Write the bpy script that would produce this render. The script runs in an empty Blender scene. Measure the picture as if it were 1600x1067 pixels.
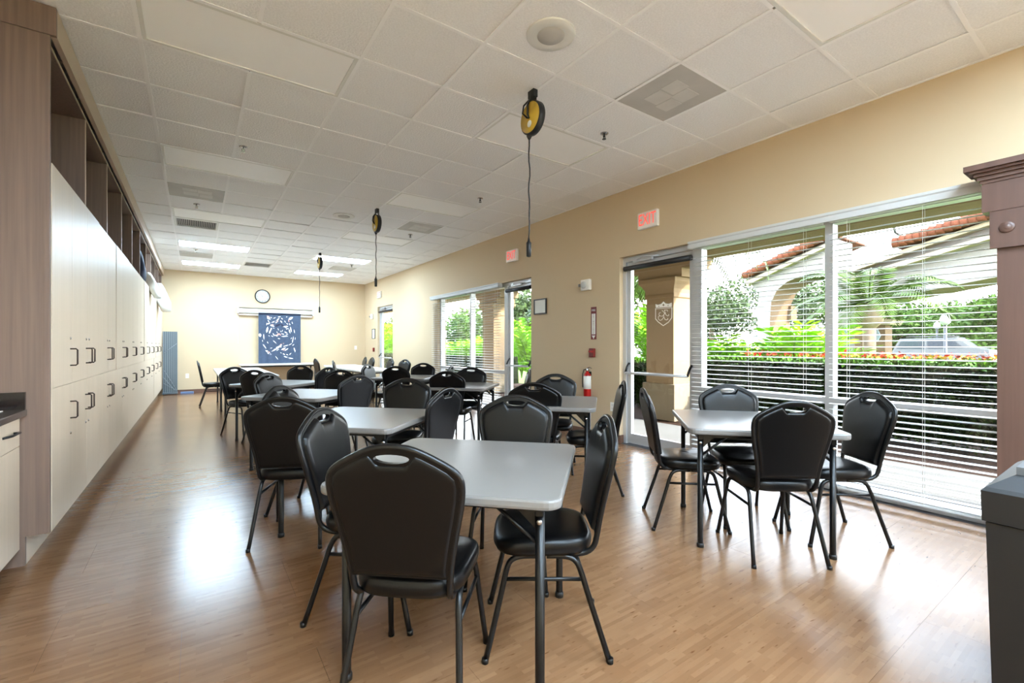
import bpy, bmesh, math, random
from mathutils import Vector, Matrix
random.seed(7)
PI = math.pi
scene = bpy.context.scene
COL = scene.collection

# ------------------------------------------------------------------ camera
F_PX, YAW, CY, EYE = 711.6, 0.6071, 540.15, 1.24
cam_d = bpy.data.cameras.new('camera'); cam = bpy.data.objects.new('camera', cam_d)
COL.objects.link(cam); scene.camera = cam
cam_d.sensor_width = 36.0; cam_d.lens = F_PX / 1600.0 * 36.0
cam_d.shift_y = (CY - 533.5) / 1600.0
cam_d.clip_start = 0.05; cam_d.clip_end = 400
cam.location = (0, 0, EYE); cam.rotation_euler = (PI / 2, 0, -YAW)

# ------------------------------------------------------------------ sky, sun, exposure
SKY, SUN, LAMP, EXPO = 1.3, 1.4, 3.3, 4.38
world = bpy.data.worlds.new('world'); scene.world = world; world.use_nodes = True
nt = world.node_tree; nt.nodes.clear()
wo = nt.nodes.new('ShaderNodeOutputWorld'); bg = nt.nodes.new('ShaderNodeBackground')
tc = nt.nodes.new('ShaderNodeTexCoord'); sx = nt.nodes.new('ShaderNodeSeparateXYZ'); rp = nt.nodes.new('ShaderNodeValToRGB')
rp.color_ramp.elements[0].position = 0.0; rp.color_ramp.elements[0].color = (0.93, 0.96, 1.0, 1)
rp.color_ramp.elements[1].position = 0.8; rp.color_ramp.elements[1].color = (0.62, 0.76, 1.0, 1)
nt.links.new(tc.outputs['Generated'], sx.inputs[0]); nt.links.new(sx.outputs['Z'], rp.inputs[0])
nt.links.new(rp.outputs[0], bg.inputs['Color']); bg.inputs['Strength'].default_value = SKY
nt.links.new(bg.outputs[0], wo.inputs[0])
sun_d = bpy.data.lights.new('sun', 'SUN'); sun_d.energy = SUN; sun_d.angle = 0.03; sun_d.color = (1, 0.95, 0.87)
sun = bpy.data.objects.new('sun', sun_d); COL.objects.link(sun)
sun.rotation_euler = Vector((-0.45, 0.75, -0.60)).to_track_quat('-Z', 'Y').to_euler()
scene.cycles.max_bounces = 16; scene.cycles.diffuse_bounces = 10; scene.cycles.transparent_max_bounces = 16
vs = scene.view_settings
vs.view_transform = 'Standard'; vs.look = 'None'; vs.exposure = EXPO; vs.gamma = 1.0; vs.use_curve_mapping = False

# ------------------------------------------------------------------ helpers
CW, SW = math.cos(YAW), math.sin(YAW)
def ray(x, y):
    r = (x - 800) / F_PX; u = -(y - CY) / F_PX
    return (CW * r + SW, -SW * r + CW, u)
def onx(x, y, X):
    d = ray(x, y); t = X / d[0]; return (X, d[1] * t, EYE + d[2] * t)
def ony(x, y, Y):
    d = ray(x, y); t = Y / d[1]; return (d[0] * t, Y, EYE + d[2] * t)

def lin(c):
    return tuple((v / 12.92 if v <= 0.04045 else ((v + 0.055) / 1.055) ** 2.4) for v in c)
MATS = {}
def mat(name, col, rough=0.5, metal=0.0, spec=0.5, noise=None, bump=None, emit=None, srgb=True, coat=0):
    """noise=(scale xyz, amount), bump=(scale, strength, distance)"""
    m = bpy.data.materials.new(name); m.use_nodes = True; n = m.node_tree; b = n.nodes['Principled BSDF']
    c = lin(col) if srgb else col
    b.inputs['Base Color'].default_value = (*c, 1); b.inputs['Roughness'].default_value = rough
    b.inputs['Metallic'].default_value = metal; b.inputs['Specular IOR Level'].default_value = spec
    b.inputs['Coat Weight'].default_value = coat
    if noise or bump: co = n.nodes.new('ShaderNodeTexCoord')
    if noise:
        mp = n.nodes.new('ShaderNodeMapping'); mp.inputs['Scale'].default_value = noise[0]
        n.links.new(co.outputs['Object'], mp.inputs[0])
        t = n.nodes.new('ShaderNodeTexNoise'); t.inputs['Scale'].default_value = 1; t.inputs['Detail'].default_value = 4
        n.links.new(mp.outputs[0], t.inputs['Vector'])
        r = n.nodes.new('ShaderNodeValToRGB'); a = noise[1]
        r.color_ramp.elements[0].position = 0.3; r.color_ramp.elements[1].position = 0.7
        r.color_ramp.elements[0].color = (*[v * (1 - a) for v in c], 1)
        r.color_ramp.elements[1].color = (*[min(1, v * (1 + a)) for v in c], 1)
        n.links.new(t.outputs['Fac'], r.inputs[0]); n.links.new(r.outputs[0], b.inputs['Base Color'])
    if bump:
        t2 = n.nodes.new('ShaderNodeTexNoise'); t2.inputs['Scale'].default_value = bump[0]; t2.inputs['Detail'].default_value = 3
        n.links.new(co.outputs['Object'], t2.inputs['Vector'])
        bp = n.nodes.new('ShaderNodeBump'); bp.inputs['Strength'].default_value = bump[1]; bp.inputs['Distance'].default_value = bump[2]
        n.links.new(t2.outputs['Fac'], bp.inputs['Height']); n.links.new(bp.outputs[0], b.inputs['Normal'])
    if emit:
        b.inputs['Emission Color'].default_value = (*lin(emit[0]), 1); b.inputs['Emission Strength'].default_value = emit[1]
    MATS[name] = m; return m
def glass(name, tint=(0.97, 0.985, 0.98)):
    m = bpy.data.materials.new(name); m.use_nodes = True; n = m.node_tree; n.nodes.clear()
    o = n.nodes.new('ShaderNodeOutputMaterial'); mx = n.nodes.new('ShaderNodeMixShader'); t = n.nodes.new('ShaderNodeBsdfTransparent')
    g = n.nodes.new('ShaderNodeBsdfGlossy'); lw = n.nodes.new('ShaderNodeLayerWeight'); lw.inputs['Blend'].default_value = 0.5
    pw = n.nodes.new('ShaderNodeMath'); pw.operation = 'POWER'; pw.inputs[1].default_value = 5.0; n.links.new(lw.outputs['Facing'], pw.inputs[0])
    fr = n.nodes.new('ShaderNodeMath'); fr.operation = 'MULTIPLY_ADD'; fr.inputs[1].default_value = 0.9; fr.inputs[2].default_value = 0.04; n.links.new(pw.outputs[0], fr.inputs[0])
    t.inputs['Color'].default_value = (*tint, 1); g.inputs['Roughness'].default_value = 0.02
    n.links.new(fr.outputs[0], mx.inputs[0]); n.links.new(t.outputs[0], mx.inputs[1]); n.links.new(g.outputs[0], mx.inputs[2]); n.links.new(mx.outputs[0], o.inputs[0])
    MATS[name] = m; return m
def floor_mat():
    m = mat('bamboo_vinyl', (0.75, 0.58, 0.41), 0.2, spec=0.5); n = m.node_tree; b = n.nodes['Principled BSDF']
    g = n.nodes.new('ShaderNodeNewGeometry')
    def noise(scale, det=2):
        mp = n.nodes.new('ShaderNodeMapping'); mp.inputs['Scale'].default_value = scale; n.links.new(g.outputs['Position'], mp.inputs[0])
        t = n.nodes.new('ShaderNodeTexNoise'); t.inputs['Scale'].default_value = 1; t.inputs['Detail'].default_value = det
        n.links.new(mp.outputs[0], t.inputs['Vector']); return t
    def ramp(src, p0, c0, p1, c1):
        r = n.nodes.new('ShaderNodeValToRGB'); e = r.color_ramp.elements
        e[0].position = p0; e[0].color = (*lin(c0), 1); e[1].position = p1; e[1].color = (*lin(c1), 1)
        n.links.new(src.outputs['Fac'], r.inputs[0]); return r
    br = n.nodes.new('ShaderNodeTexBrick'); mp = n.nodes.new('ShaderNodeMapping'); n.links.new(g.outputs['Position'], mp.inputs[0])
    n.links.new(mp.outputs[0], br.inputs['Vector']); br.inputs['Scale'].default_value = 1.0
    br.inputs['Brick Width'].default_value = 0.17; br.inputs['Row Height'].default_value = 0.019; br.inputs['Mortar Size'].default_value = 0.0
    br.inputs['Color1'].default_value = (*lin((0.54, 0.41, 0.295)), 1); br.inputs['Color2'].default_value = (*lin((0.485, 0.355, 0.245)), 1)
    big = ramp(noise((3, 7, 1), 4), 0.15, (0.90, 0.87, 0.84), 0.85, (1, 1, 1))
    kn = ramp(noise((16, 75, 1), 1), 0.66, (1, 1, 1), 0.80, (0.78, 0.70, 0.62))
    m1 = n.nodes.new('ShaderNodeMix'); m1.data_type = 'RGBA'; m1.blend_type = 'MULTIPLY'; m1.inputs[0].default_value = 1
    m2 = n.nodes.new('ShaderNodeMix'); m2.data_type = 'RGBA'; m2.blend_type = 'MULTIPLY'; m2.inputs[0].default_value = 1
    n.links.new(br.outputs['Color'], m1.inputs[6]); n.links.new(big.outputs[0], m1.inputs[7])
    n.links.new(m1.outputs[2], m2.inputs[6]); n.links.new(kn.outputs[0], m2.inputs[7]); n.links.new(m2.outputs[2], b.inputs['Base Color'])
    rr = n.nodes.new('ShaderNodeMapRange'); rr.inputs['To Min'].default_value = 0.19; rr.inputs['To Max'].default_value = 0.26
    n.links.new(noise((2.5, 2.5, 1), 3).outputs['Fac'], rr.inputs[0]); n.links.new(rr.outputs[0], b.inputs['Roughness'])
    bp = n.nodes.new('ShaderNodeBump'); bp.inputs['Strength'].default_value = 0.12; bp.inputs['Distance'].default_value = 0.0006
    n.links.new(noise((45, 80, 1), 2).outputs['Fac'], bp.inputs['Height']); n.links.new(bp.outputs[0], b.inputs['Normal'])
    return m

class MB:
    """collects shapes into one mesh"""
    def __init__(s): s.v = []; s.f = []; s.sm = []
    def add(s, vs, fs, smooth=False):
        o = len(s.v); s.v += [tuple(v) for v in vs]; s.f += [tuple(i + o for i in f) for f in fs]; s.sm += [smooth] * len(fs); return s
    def box(s, x0, x1, y0, y1, z0, z1):
        v = [(x, y, z) for x in (x0, x1) for y in (y0, y1) for z in (z0, z1)]
        return s.add(v, [(0, 1, 3, 2), (4, 6, 7, 5), (0, 4, 5, 1), (2, 3, 7, 6), (0, 2, 6, 4), (1, 5, 7, 3)])
    def tube(s, pts, r, seg=8, closed=False, caps=True):
        P = [Vector(p) for p in pts]; n = len(P); rs = r if isinstance(r, (list, tuple)) else [r] * n
        up = None; vs = []
        for i in range(n):
            if closed: t = P[(i + 1) % n] - P[i - 1]
            else: t = P[min(i + 1, n - 1)] - P[max(i - 1, 0)]
            t.normalize()
            if up is None:
                up = Vector((0, 0, 1)) if abs(t.z) < 0.9 else Vector((1, 0, 0))
            a = (up - t * up.dot(t)).normalized(); b = t.cross(a); up = a
            for k in range(seg):
                w = 2 * PI * k / seg; vs.append(P[i] + (a * math.cos(w) + b * math.sin(w)) * rs[i])
        fs = []
        for i in range(n if closed else n - 1):
            j = (i + 1) % n
            for k in range(seg):
                q = (k + 1) % seg; fs.append((i * seg + k, i * seg + q, j * seg + q, j * seg + k))
        s.add(vs, fs, True)
        if caps and not closed:
            o = len(s.v) - len(vs)
            s.f += [tuple(o + k for k in range(seg))[::-1], tuple(o + (n - 1) * seg + k for k in range(seg))]; s.sm += [False, False]
        return s
    def cyl(s, a, b, r, seg=16, r2=None): return s.tube([a, b], [r, r if r2 is None else r2], seg)
    def prism(s, poly, axis, a, b):
        """poly: 2D points in the two other axes (in xyz order); extruded along axis from a to b"""
        def P(p, t): return (t, p[0], p[1]) if axis == 'x' else ((p[0], t, p[1]) if axis == 'y' else (p[0], p[1], t))
        n = len(poly); vs = [P(p, a) for p in poly] + [P(p, b) for p in poly]
        fs = [(i, (i + 1) % n, n + (i + 1) % n, n + i) for i in range(n)] + [tuple(range(n))[::-1], tuple(range(n, 2 * n))]
        return s.add(vs, fs)
    def rings(s, rings, smooth=True, cap0=True, cap1=True):
        n = len(rings[0]); vs = [p for r in rings for p in r]; fs = []
        for i in range(len(rings) - 1):
            for k in range(n):
                q = (k + 1) % n; fs.append((i * n + k, i * n + q, (i + 1) * n + q, (i + 1) * n + k))
        if cap0: fs.append(tuple(range(n))[::-1])
        if cap1: fs.append(tuple((len(rings) - 1) * n + k for k in range(n)))
        return s.add(vs, fs, smooth)
    def lathe(s, prof, c=(0, 0, 0), seg=20, axis='z'):
        R = []
        for r, h in prof:
            ring = []
            for k in range(seg):
                w = 2 * PI * k / seg; a, b = r * math.cos(w), r * math.sin(w)
                ring.append((c[0] + a, c[1] + b, c[2] + h) if axis == 'z' else ((c[0] + h, c[1] + a, c[2] + b) if axis == 'x' else (c[0] + a, c[1] + h, c[2] + b)))
            R.append(ring)
        return s.rings(R)
    def mesh(s, name, m, fix=True):
        me = bpy.data.meshes.new(name); me.from_pydata(s.v, [], s.f)
        for p, q in zip(me.polygons, s.sm): p.use_smooth = q
        if fix:
            b = bmesh.new(); b.from_mesh(me); bmesh.ops.recalc_face_normals(b, faces=b.faces); b.to_mesh(me); b.free()
        me.materials.append(MATS[m] if isinstance(m, str) else m); return me
    def build(s, name, m, parent=None, fix=True): return link(name, s.mesh(name, m, fix), parent)
def link(name, me, parent=None):
    o = bpy.data.objects.new(name, me); COL.objects.link(o)
    if parent: o.parent = parent
    return o
def tag(o, label=None, cat=None, group=None, kind=None):
    if label: o['label'] = label
    if cat: o['category'] = cat
    if group: o['group'] = group
    if kind: o['kind'] = kind
    return o
def thing(name, label, cat, loc=(0, 0, 0), rz=0, group=None):
    o = bpy.data.objects.new(name, None); COL.objects.link(o); o.location = loc; o.rotation_euler = (0, 0, rz)
    o.empty_display_size = 0.1
    return tag(o, label, cat, group)
def copy_tree(o, parent=None):
    c = o.copy(); COL.objects.link(c)
    if parent: c.parent = parent
    for ch in list(o.children): copy_tree(ch, c)
    return c
def bevel(o, w, seg=2):
    b = o.modifiers.new('bevel', 'BEVEL'); b.width = w; b.segments = seg; b.limit_method = 'ANGLE'; b.angle_limit = 0.7; return o
def text_mesh(txt, size, m, extrude=0.0005):
    cu = bpy.data.curves.new('lettering', 'FONT'); cu.body = txt; cu.size = size; cu.align_x = 'CENTER'; cu.align_y = 'CENTER'; cu.extrude = extrude
    t = bpy.data.objects.new('lettering', cu); COL.objects.link(t)
    dg = bpy.context.evaluated_depsgraph_get(); dg.update()
    me = bpy.data.meshes.new_from_object(t.evaluated_get(dg)); bpy.data.objects.remove(t); bpy.data.curves.remove(cu)
    me.materials.clear(); me.materials.append(MATS[m]); return me

# ------------------------------------------------------------------ materials
mat('wall_paint', (0.805, 0.72, 0.59), 0.75, bump=(260, 0.15, 0.001))
mat('tile', (0.95, 0.95, 0.95), 0.9, spec=0.2, noise=((90, 90, 90), 0.05), bump=(70, 0.9, 0.006))
mat('tee', (0.97, 0.97, 0.97), 0.5)
mat('plenum', (0.25, 0.25, 0.25), 0.9)
mat('lens_off', (0.99, 0.99, 0.985), 0.45)
mat('lens_on', (1, 1, 1), 0.5, emit=((0.80, 0.91, 1.0), LAMP))
mat('white_metal', (0.88, 0.88, 0.86), 0.4)
mat('grey_vent', (0.745, 0.735, 0.715), 0.6, noise=((3, 3, 3), 0.08)); mat('grey_vent_pale', (0.81, 0.80, 0.78), 0.6, noise=((6, 6, 6), 0.06))
mat('dark', (0.09, 0.09, 0.09), 0.6); mat('speaker_mesh', (0.74, 0.73, 0.71), 0.7)
mat('chrome', (0.75, 0.75, 0.75), 0.25, 1.0)
mat('brown_laminate', (0.47, 0.385, 0.335), 0.5, noise=((60, 60, 1.5), 0.14))
mat('cream_laminate', (0.82, 0.755, 0.67), 0.42, noise=((30, 30, 0.7), 0.035))
mat('edge_band', (0.76, 0.68, 0.60), 0.45)
mat('handle_bronze', (0.22, 0.17, 0.14), 0.4, 0.6)
mat('counter', (0.27, 0.24, 0.23), 0.2, noise=((60, 60, 60), 0.3)); mat('splash', (0.10, 0.08, 0.08), 0.12)
mat('vinyl', (0.02, 0.02, 0.023), 0.33, spec=0.30, bump=(900, 0.1, 0.0006)); mat('black_steel', (0.025, 0.025, 0.03), 0.33, spec=0.4)
mat('table_top', (0.46, 0.445, 0.43), 0.3, noise=((4, 4, 4), 0.03), bump=(500, 0.05, 0.0005)); mat('table_edge', (0.48, 0.48, 0.48), 0.45)
mat('white_table', (0.86, 0.85, 0.82), 0.35)
mat('aluminium', (0.80, 0.80, 0.80), 0.35, 0.35); mat('slat', (0.80, 0.80, 0.79), 0.4); mat('cord', (0.85, 0.84, 0.82), 0.6)
glass('glass_clear')
mat('black_plastic', (0.07, 0.07, 0.075), 0.45); mat('bin_black', (0.07, 0.07, 0.075), 0.5, bump=(700, 0.2, 0.0008)); mat('bin_grey', (0.36, 0.37, 0.38), 0.35)
mat('red_wood', (0.36, 0.26, 0.22), 0.4, noise=((35, 35, 1.2), 0.12))
mat('baseboard', (0.42, 0.30, 0.24), 0.5)
mat('plastic_white', (0.92, 0.91, 0.88), 0.4); mat('sign_red', (0.93, 0.42, 0.38), 0.5, emit=((1.0, 0.25, 0.2), 0.05)); mat('red', (0.70, 0.07, 0.06), 0.35); mat('maroon', (0.45, 0.10, 0.09), 0.4)
mat('paper', (0.93, 0.93, 0.91), 0.7); mat('frame_dark', (0.14, 0.11, 0.09), 0.4); mat('ink', (0.08, 0.08, 0.08), 0.6)
mat('reel_yellow', (0.80, 0.66, 0.22), 0.4)
mat('blanket_blue', (0.235, 0.285, 0.365), 0.9, noise=((14, 14, 14), 0.12)); mat('print_white', (0.90, 0.88, 0.86), 0.9); mat('print_pink', (0.80, 0.60, 0.55), 0.9); mat('print_dark', (0.15, 0.16, 0.24), 0.9)
mat('slate', (0.36, 0.40, 0.42), 0.5); mat('slate_light', (0.54, 0.58, 0.60), 0.5); mat('blue_tape', (0.38, 0.46, 0.60), 0.5)
mat('navy', (0.11, 0.13, 0.22), 0.8); mat('cloth_white', (0.90, 0.90, 0.87), 0.85); mat('cloth_green', (0.42, 0.52, 0.45), 0.85)
mat('concrete', (0.364, 0.359, 0.349), 0.8, spec=0.05, noise=((3, 3, 3), 0.06)); mat('mulch', (0.171, 0.121, 0.092), 0.95, spec=0.05, noise=((25, 25, 25), 0.4), bump=(40, 0.8, 0.02))
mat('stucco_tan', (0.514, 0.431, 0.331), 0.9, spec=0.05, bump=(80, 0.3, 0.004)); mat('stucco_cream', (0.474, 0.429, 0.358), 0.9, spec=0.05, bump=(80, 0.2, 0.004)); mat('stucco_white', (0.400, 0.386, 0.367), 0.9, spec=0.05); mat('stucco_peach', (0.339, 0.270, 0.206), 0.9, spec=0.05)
mat('terracotta', (0.319, 0.181, 0.126), 0.8, spec=0.05, noise=((2, 2, 2), 0.2))
mat('grass', (0.33, 0.44, 0.20), 0.95, spec=0.05, noise=((3, 3, 3), 0.25)); mat('asphalt', (0.36, 0.36, 0.37), 0.9, spec=0.05)
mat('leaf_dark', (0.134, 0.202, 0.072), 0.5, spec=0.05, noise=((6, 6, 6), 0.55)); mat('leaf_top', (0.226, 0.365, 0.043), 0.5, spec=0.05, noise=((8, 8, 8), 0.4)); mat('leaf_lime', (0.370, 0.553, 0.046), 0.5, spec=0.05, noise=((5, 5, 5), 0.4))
mat('leaf_grey', (0.223, 0.266, 0.160), 0.6, spec=0.05, noise=((3, 3, 3), 0.4)); mat('leaf_mid', (0.199, 0.277, 0.099), 0.6, spec=0.05, noise=((2, 2, 2), 0.45)); mat('frond', (0.188, 0.247, 0.064), 0.5, spec=0.05, noise=((4, 4, 4), 0.3))
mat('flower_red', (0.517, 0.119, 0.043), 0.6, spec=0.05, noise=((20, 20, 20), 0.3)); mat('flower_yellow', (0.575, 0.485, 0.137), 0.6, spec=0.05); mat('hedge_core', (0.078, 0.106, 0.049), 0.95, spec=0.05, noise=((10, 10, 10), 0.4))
mat('bark', (0.42, 0.36, 0.30), 0.9, spec=0.05, noise=((8, 8, 2), 0.3)); mat('car_white', (0.261, 0.265, 0.268), 0.25); mat('car_glass', (0.16, 0.18, 0.2), 0.1); mat('lamp_black', (0.08, 0.08, 0.08), 0.5); mat('lamp_glass', (0.443, 0.443, 0.433), 0.3)
mat('decal', (0.93, 0.91, 0.86), 0.6); mat('orange_seat', (0.85, 0.50, 0.36), 0.5)
floor_mat()

# ------------------------------------------------------------------ room shell
XW, XL, YB, YR, ZC, T = 4.435, -1.42, 14.6, -4.6, 3.2, 0.2
fl = tag(MB().box(XL - T, XW + .2, YR - T, YB + T, -0.12, -0.004).build('floor', 'asphalt'), 'polished bamboo-look vinyl floor', None, None, 'structure')
tx, ty = 0.914, 0.457
cache = {}
y = -1.2; row = 0
while y < YB - 0.01:
    y1 = min(y + ty, YB); x = XL - (0.457 if row % 2 else 0)
    while x < XW:
        x0, x1 = max(x, XL), min(x + tx, XW)
        if x1 - x0 > 0.02:
            k = (round(x1 - x0, 3), round(y1 - y, 3))
            if k not in cache:
                cache[k] = MB().box(0, k[0] - 0.0007, 0, k[1] - 0.0007, -0.004, 0).mesh('vinyl_tile', 'bamboo_vinyl')
            link('vinyl_tile', cache[k], fl).location = (x0, y, 0)
        x += tx
    y += ty; row += 1
o = MB().box(XL, XW, YR, -1.2, -0.004, 0).build('vinyl_sheet', 'bamboo_vinyl', fl)

ce = tag(MB().box(XL - T, XW + .2, YR - T, YB + T, ZC + 0.03, ZC + 0.15).build('ceiling', 'plenum'), 'suspended white acoustic tile ceiling', None, None, 'structure')
GU = [-0.2916 + 0.6096 * k for k in range(-1, 8)]           # tee lines across the room
GV = lambda k: 2.5275 + 0.6096 * k                             # tee lines along the room
US = [XL, GU[0]] + GU[1:] + [XW]
LIGHT_COLS = (0, 4)                                            # u index of the left end of the 2 x 4 ft fixtures
LIGHT_ROWS = (-11, -9, -7, -5, -3, 1, 5, 9, 13, 17)
used = {}
for r in LIGHT_ROWS:
    for u in LIGHT_COLS:
        used[(u, r)] = 1; used[(u + 1, r)] = 1
VENTS = [(5, -1), (0, 7), (5, 7), (0, 15), (5, 15)]
GRILLES = [(0, 10), (2, 16)]
for k in VENTS + GRILLES: used[k] = 1
def uspan(u):
    """cell u lies between tee line u and u+1 (u = -2 is the strip behind the cabinets)"""
    L = [XL] + GU + [XW]; return L[u + 2], L[u + 3]
tcache = {}
VMAX = 20
for v in range(-12, VMAX):
    y0, y1 = GV(v), min(GV(v + 1), YB)
    if v < -4: continue
    for u in range(-2, 8):
        if (u, v) in used: continue
        x0, x1 = uspan(u)
        if x1 - x0 < 0.03: continue
        k = (round(x1 - x0, 3), round(y1 - y0, 3))
        if k not in tcache:
            w, l = k; g = 0.004; e = 0.012
            m = MB(); m.box(g, w - g, g, l - g, 0, 0.016)
            tcache[k] = m.mesh('ceiling_tile', 'tile')
        t = link('ceiling_tile', tcache[k], ce); t.location = (x0, y0, ZC + 0.001 + random.uniform(0, 0.004))
        t.rotation_euler = (random.gauss(0, 0.0035), random.gauss(0, 0.0035), 0)
# plain tiled ceiling behind the camera
m = MB()
for v in range(-12, -4):
    for u in range(-2, 8):
        if (u, v) in used: continue
        x0, x1 = uspan(u); m.box(x0 + .004, x1 - .004, GV(v) + .004, GV(v + 1) - .004, ZC + .001, ZC + .016)
m.box(XL, XW, YR, GV(-12), ZC + .001, ZC + .016)
m.build('rear_tiles', 'tile', ce)
for i, x in enumerate(GU):
    cuts = [YR] + [q for r in LIGHT_ROWS for q in (GV(r), GV(r + 1))] + [YB] if (i - 2) in LIGHT_COLS else [YR, YB]
    for y0, y1 in zip(cuts[0::2], cuts[1::2]):
        if y1 - y0 > .05: MB().box(x - .012, x + .012, y0, y1, ZC - .004, ZC + .001).build('tee_runner', 'tee', ce)
LT = [XL] + GU + [XW]
for v in range(-12, VMAX):
    m = MB()
    for i in range(len(LT) - 1):
        u = i - 2
        if v in LIGHT_ROWS or (v - 1) in LIGHT_ROWS or True:
            m.box(LT[i] + .012, LT[i + 1] - .012, GV(v) - .012, GV(v) + .012, ZC - .003, ZC + .001)
    m.build('cross_tee', 'tee', ce)
m = MB(); m.box(XW - .022, XW, YR, YB, ZC - .006, ZC + .001); m.box(XL, XW, YB - .022, YB, ZC - .006, ZC + .001); m.build('wall_angle', 'tee', ce)

# walls
m = MB()
def seg(y0, y1, z0, z1): m.box(XW, XW + T, y0, y1, z0, z1)
O3 = (0.30, 3.984, 2.36); O2 = (5.843, 9.30, 2.345); O1 = (12.12, 13.38, 2.385)
O4 = (-4.2, -1.0, 2.36)  # unseen opening added behind the camera to let in more daylight
seg(YR, O4[0], 0, ZC + .03); seg(O4[0], O4[1], O4[2], ZC + .03); seg(O4[1], O3[0], 0, ZC + .03); seg(O3[0], O3[1], O3[2], ZC + .03); seg(O3[1], O2[0], 0, ZC + .03); seg(O2[0], O2[1], O2[2], ZC + .03)
seg(O2[1], O1[0], 0, ZC + .03); seg(O1[0], O1[1], O1[2], ZC + .03); seg(O1[1], YB + T, 0, ZC + .03)
m.build('wall_right', 'wall_paint')['kind'] = 'structure'
MB().box(XL - T, XW, YB, YB + T, 0, ZC + .03).build('wall_back', 'wall_paint')['kind'] = 'structure'
MB().box(XL - T, XL - .03, YR, YB, 0, ZC + .03).build('wall_left', 'wall_paint')['kind'] = 'structure'
MB().box(XL - T, XW + T, YR - T, YR, 0, ZC + .03).build('wall_rear', 'wall_paint')['kind'] = 'structure'
MB().box(XL - T, XW + T + .3, YR - T, YB + T, ZC + .15, ZC + .9).build('roof', 'stucco_cream')['kind'] = 'structure'
m = MB()
for a, b in ((O3[1], O2[0]), (O2[1], O1[0]), (O1[1], YB), (O4[1], O3[0]), (YR, O4[0])): m.box(XW - .012, XW, a, b, 0, .10)
for yy in (O3[1], O2[0], O2[1], O1[0], O1[1]):
    pass
m.box(XW, XW + .1, O3[1] - .012, O3[1], 0, .10)
m.build('baseboard_right', 'baseboard')['kind'] = 'structure'
MB().box(-.68, XW - .012, YB - .012, YB, 0, .10).build('baseboard_back', 'baseboard')['kind'] = 'structure'

# ------------------------------------------------------------------ ceiling fixtures
side = {0: 'over the locker side', 4: 'over the window side'}
rown = {-9: 'third row behind the camera, unseen and added for fill', -5: 'just behind the camera, unseen and added for fill', -11: 'at the rear end, unseen and added for fill', -7: 'second row behind the camera, unseen and added for fill', -3: 'right above the camera', 1: 'nearest row in view', 5: 'second row', 9: 'third row', 13: 'fourth row', 17: 'last row by the clock wall'}
LIT = (13, 17, -5, -7, -9, -11)  # lit rows behind the camera are added, unseen panels that brighten the foreground
for r in LIGHT_ROWS:
    for u in LIGHT_COLS:
        x0, x1 = GU[u + 1], GU[u + 3]; y0, y1 = GV(r), GV(r + 1)
        on = r in LIT
        L = thing('ceiling_light', ('glowing ' if on else 'unlit ') + 'recessed white ceiling light panel ' + side[u] + ', ' + rown[r], 'ceiling light', ((x0 + x1) / 2, (y0 + y1) / 2, ZC), 0, 'recessed two by four foot ceiling lights')
        w, l = (x1 - x0) / 2 - .013, (y1 - y0) / 2 - .013
        m = MB()
        for a in ((-w, w, -l, -l + .022), (-w, w, l - .022, l), (-w, -w + .022, -l + .022, l - .022), (w - .022, w, -l + .022, l - .022)): m.box(*a, -.003, .02)
        m.build('frame', 'white_metal', L)
        MB().box(-w + .022, w - .022, -l + .022, l - .022, .004, .012).build('diffuser', 'lens_on' if on else 'lens_off', L)
vl = ['square grey ceiling vent with pale taped panels near the yellow reel', 'grey ceiling vent panel over the locker side, between the second and third light', 'grey ceiling vent panel near the window wall, in the third bay', 'pale grey ceiling vent between the two lit lights over the lockers', 'pale grey ceiling vent between the two lit lights on the window side']
for (u, v), lab in zip(VENTS, vl):
    x0, x1 = GU[u + 1], GU[u + 2]; y0, y1 = GV(v), GV(v + 1); w = (x1 - x0) / 2 - .013
    L = thing('ceiling_vent', lab, 'vent', ((x0 + x1) / 2, (y0 + y1) / 2, ZC), 0, 'grey square ceiling vents')
    MB().box(-w, w, -w, w, 0, .012).build('plate', 'grey_vent', L)
    if v < 10:
        for i, (a, b, c, d) in enumerate(((-.15, .0, -.16, -.02), (.01, .16, -.14, .01), (-.14, .02, .0, .15), (.03, .17, .02, .17))):
            MB().box(a, b, c, d, -.003, 0).build('filter_panel', 'grey_vent_pale', L)
gl = ['black slotted air grille in a white ceiling frame over the lockers', 'dark slotted air grille in the ceiling before the clock wall']
for (u, v), lab in zip(GRILLES, gl):
    x0, x1 = GU[u + 1], GU[u + 2]; y0, y1 = GV(v), GV(v + 1); w = (x1 - x0) / 2 - .013
    L = thing('ceiling_grille', lab, 'air grille', ((x0 + x1) / 2, (y0 + y1) / 2, ZC), 0, 'slotted ceiling grilles')
    MB().box(-w, w, -w, w, .02, .028).build('backing', 'dark', L)
    m = MB(); q = .03
    for a in ((-w, w, -w, -w + q), (-w, w, w - q, w), (-w, -w + q, -w + q, w - q), (w - q, w, -w + q, w - q)): m.box(*a, -.004, .02)
    m.build('frame', 'white_metal', L)
    sl = MB().box(-.0035, .0035, -w + q, w - q, 0, .018).mesh('slat', 'grey_vent')
    for i in range(22): link('slat', sl, L).location = (-w + q + (i + .5) * (2 * w - 2 * q) / 22, 0, 0)
for (x, yv, lab) in ((1.84, 2.22, 'round white ceiling speaker with grey grille nearest the camera'), (1.84, 7.10, 'round white ceiling speaker farther back over the tables')):
    L = thing('ceiling_speaker', lab, 'speaker', (x, yv, ZC), 0, 'round ceiling speakers')
    MB().lathe([(.155, .004), (.155, -.003), (.15, -.008), (.10, -.010), (.088, -.006)], seg=36).build('trim_ring', 'white_metal', L)
    MB().lathe([(.086, -.002), (.085, -.009), (.04, -.011), (.002, -.011)], seg=36).build('grille', 'speaker_mesh', L)
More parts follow.
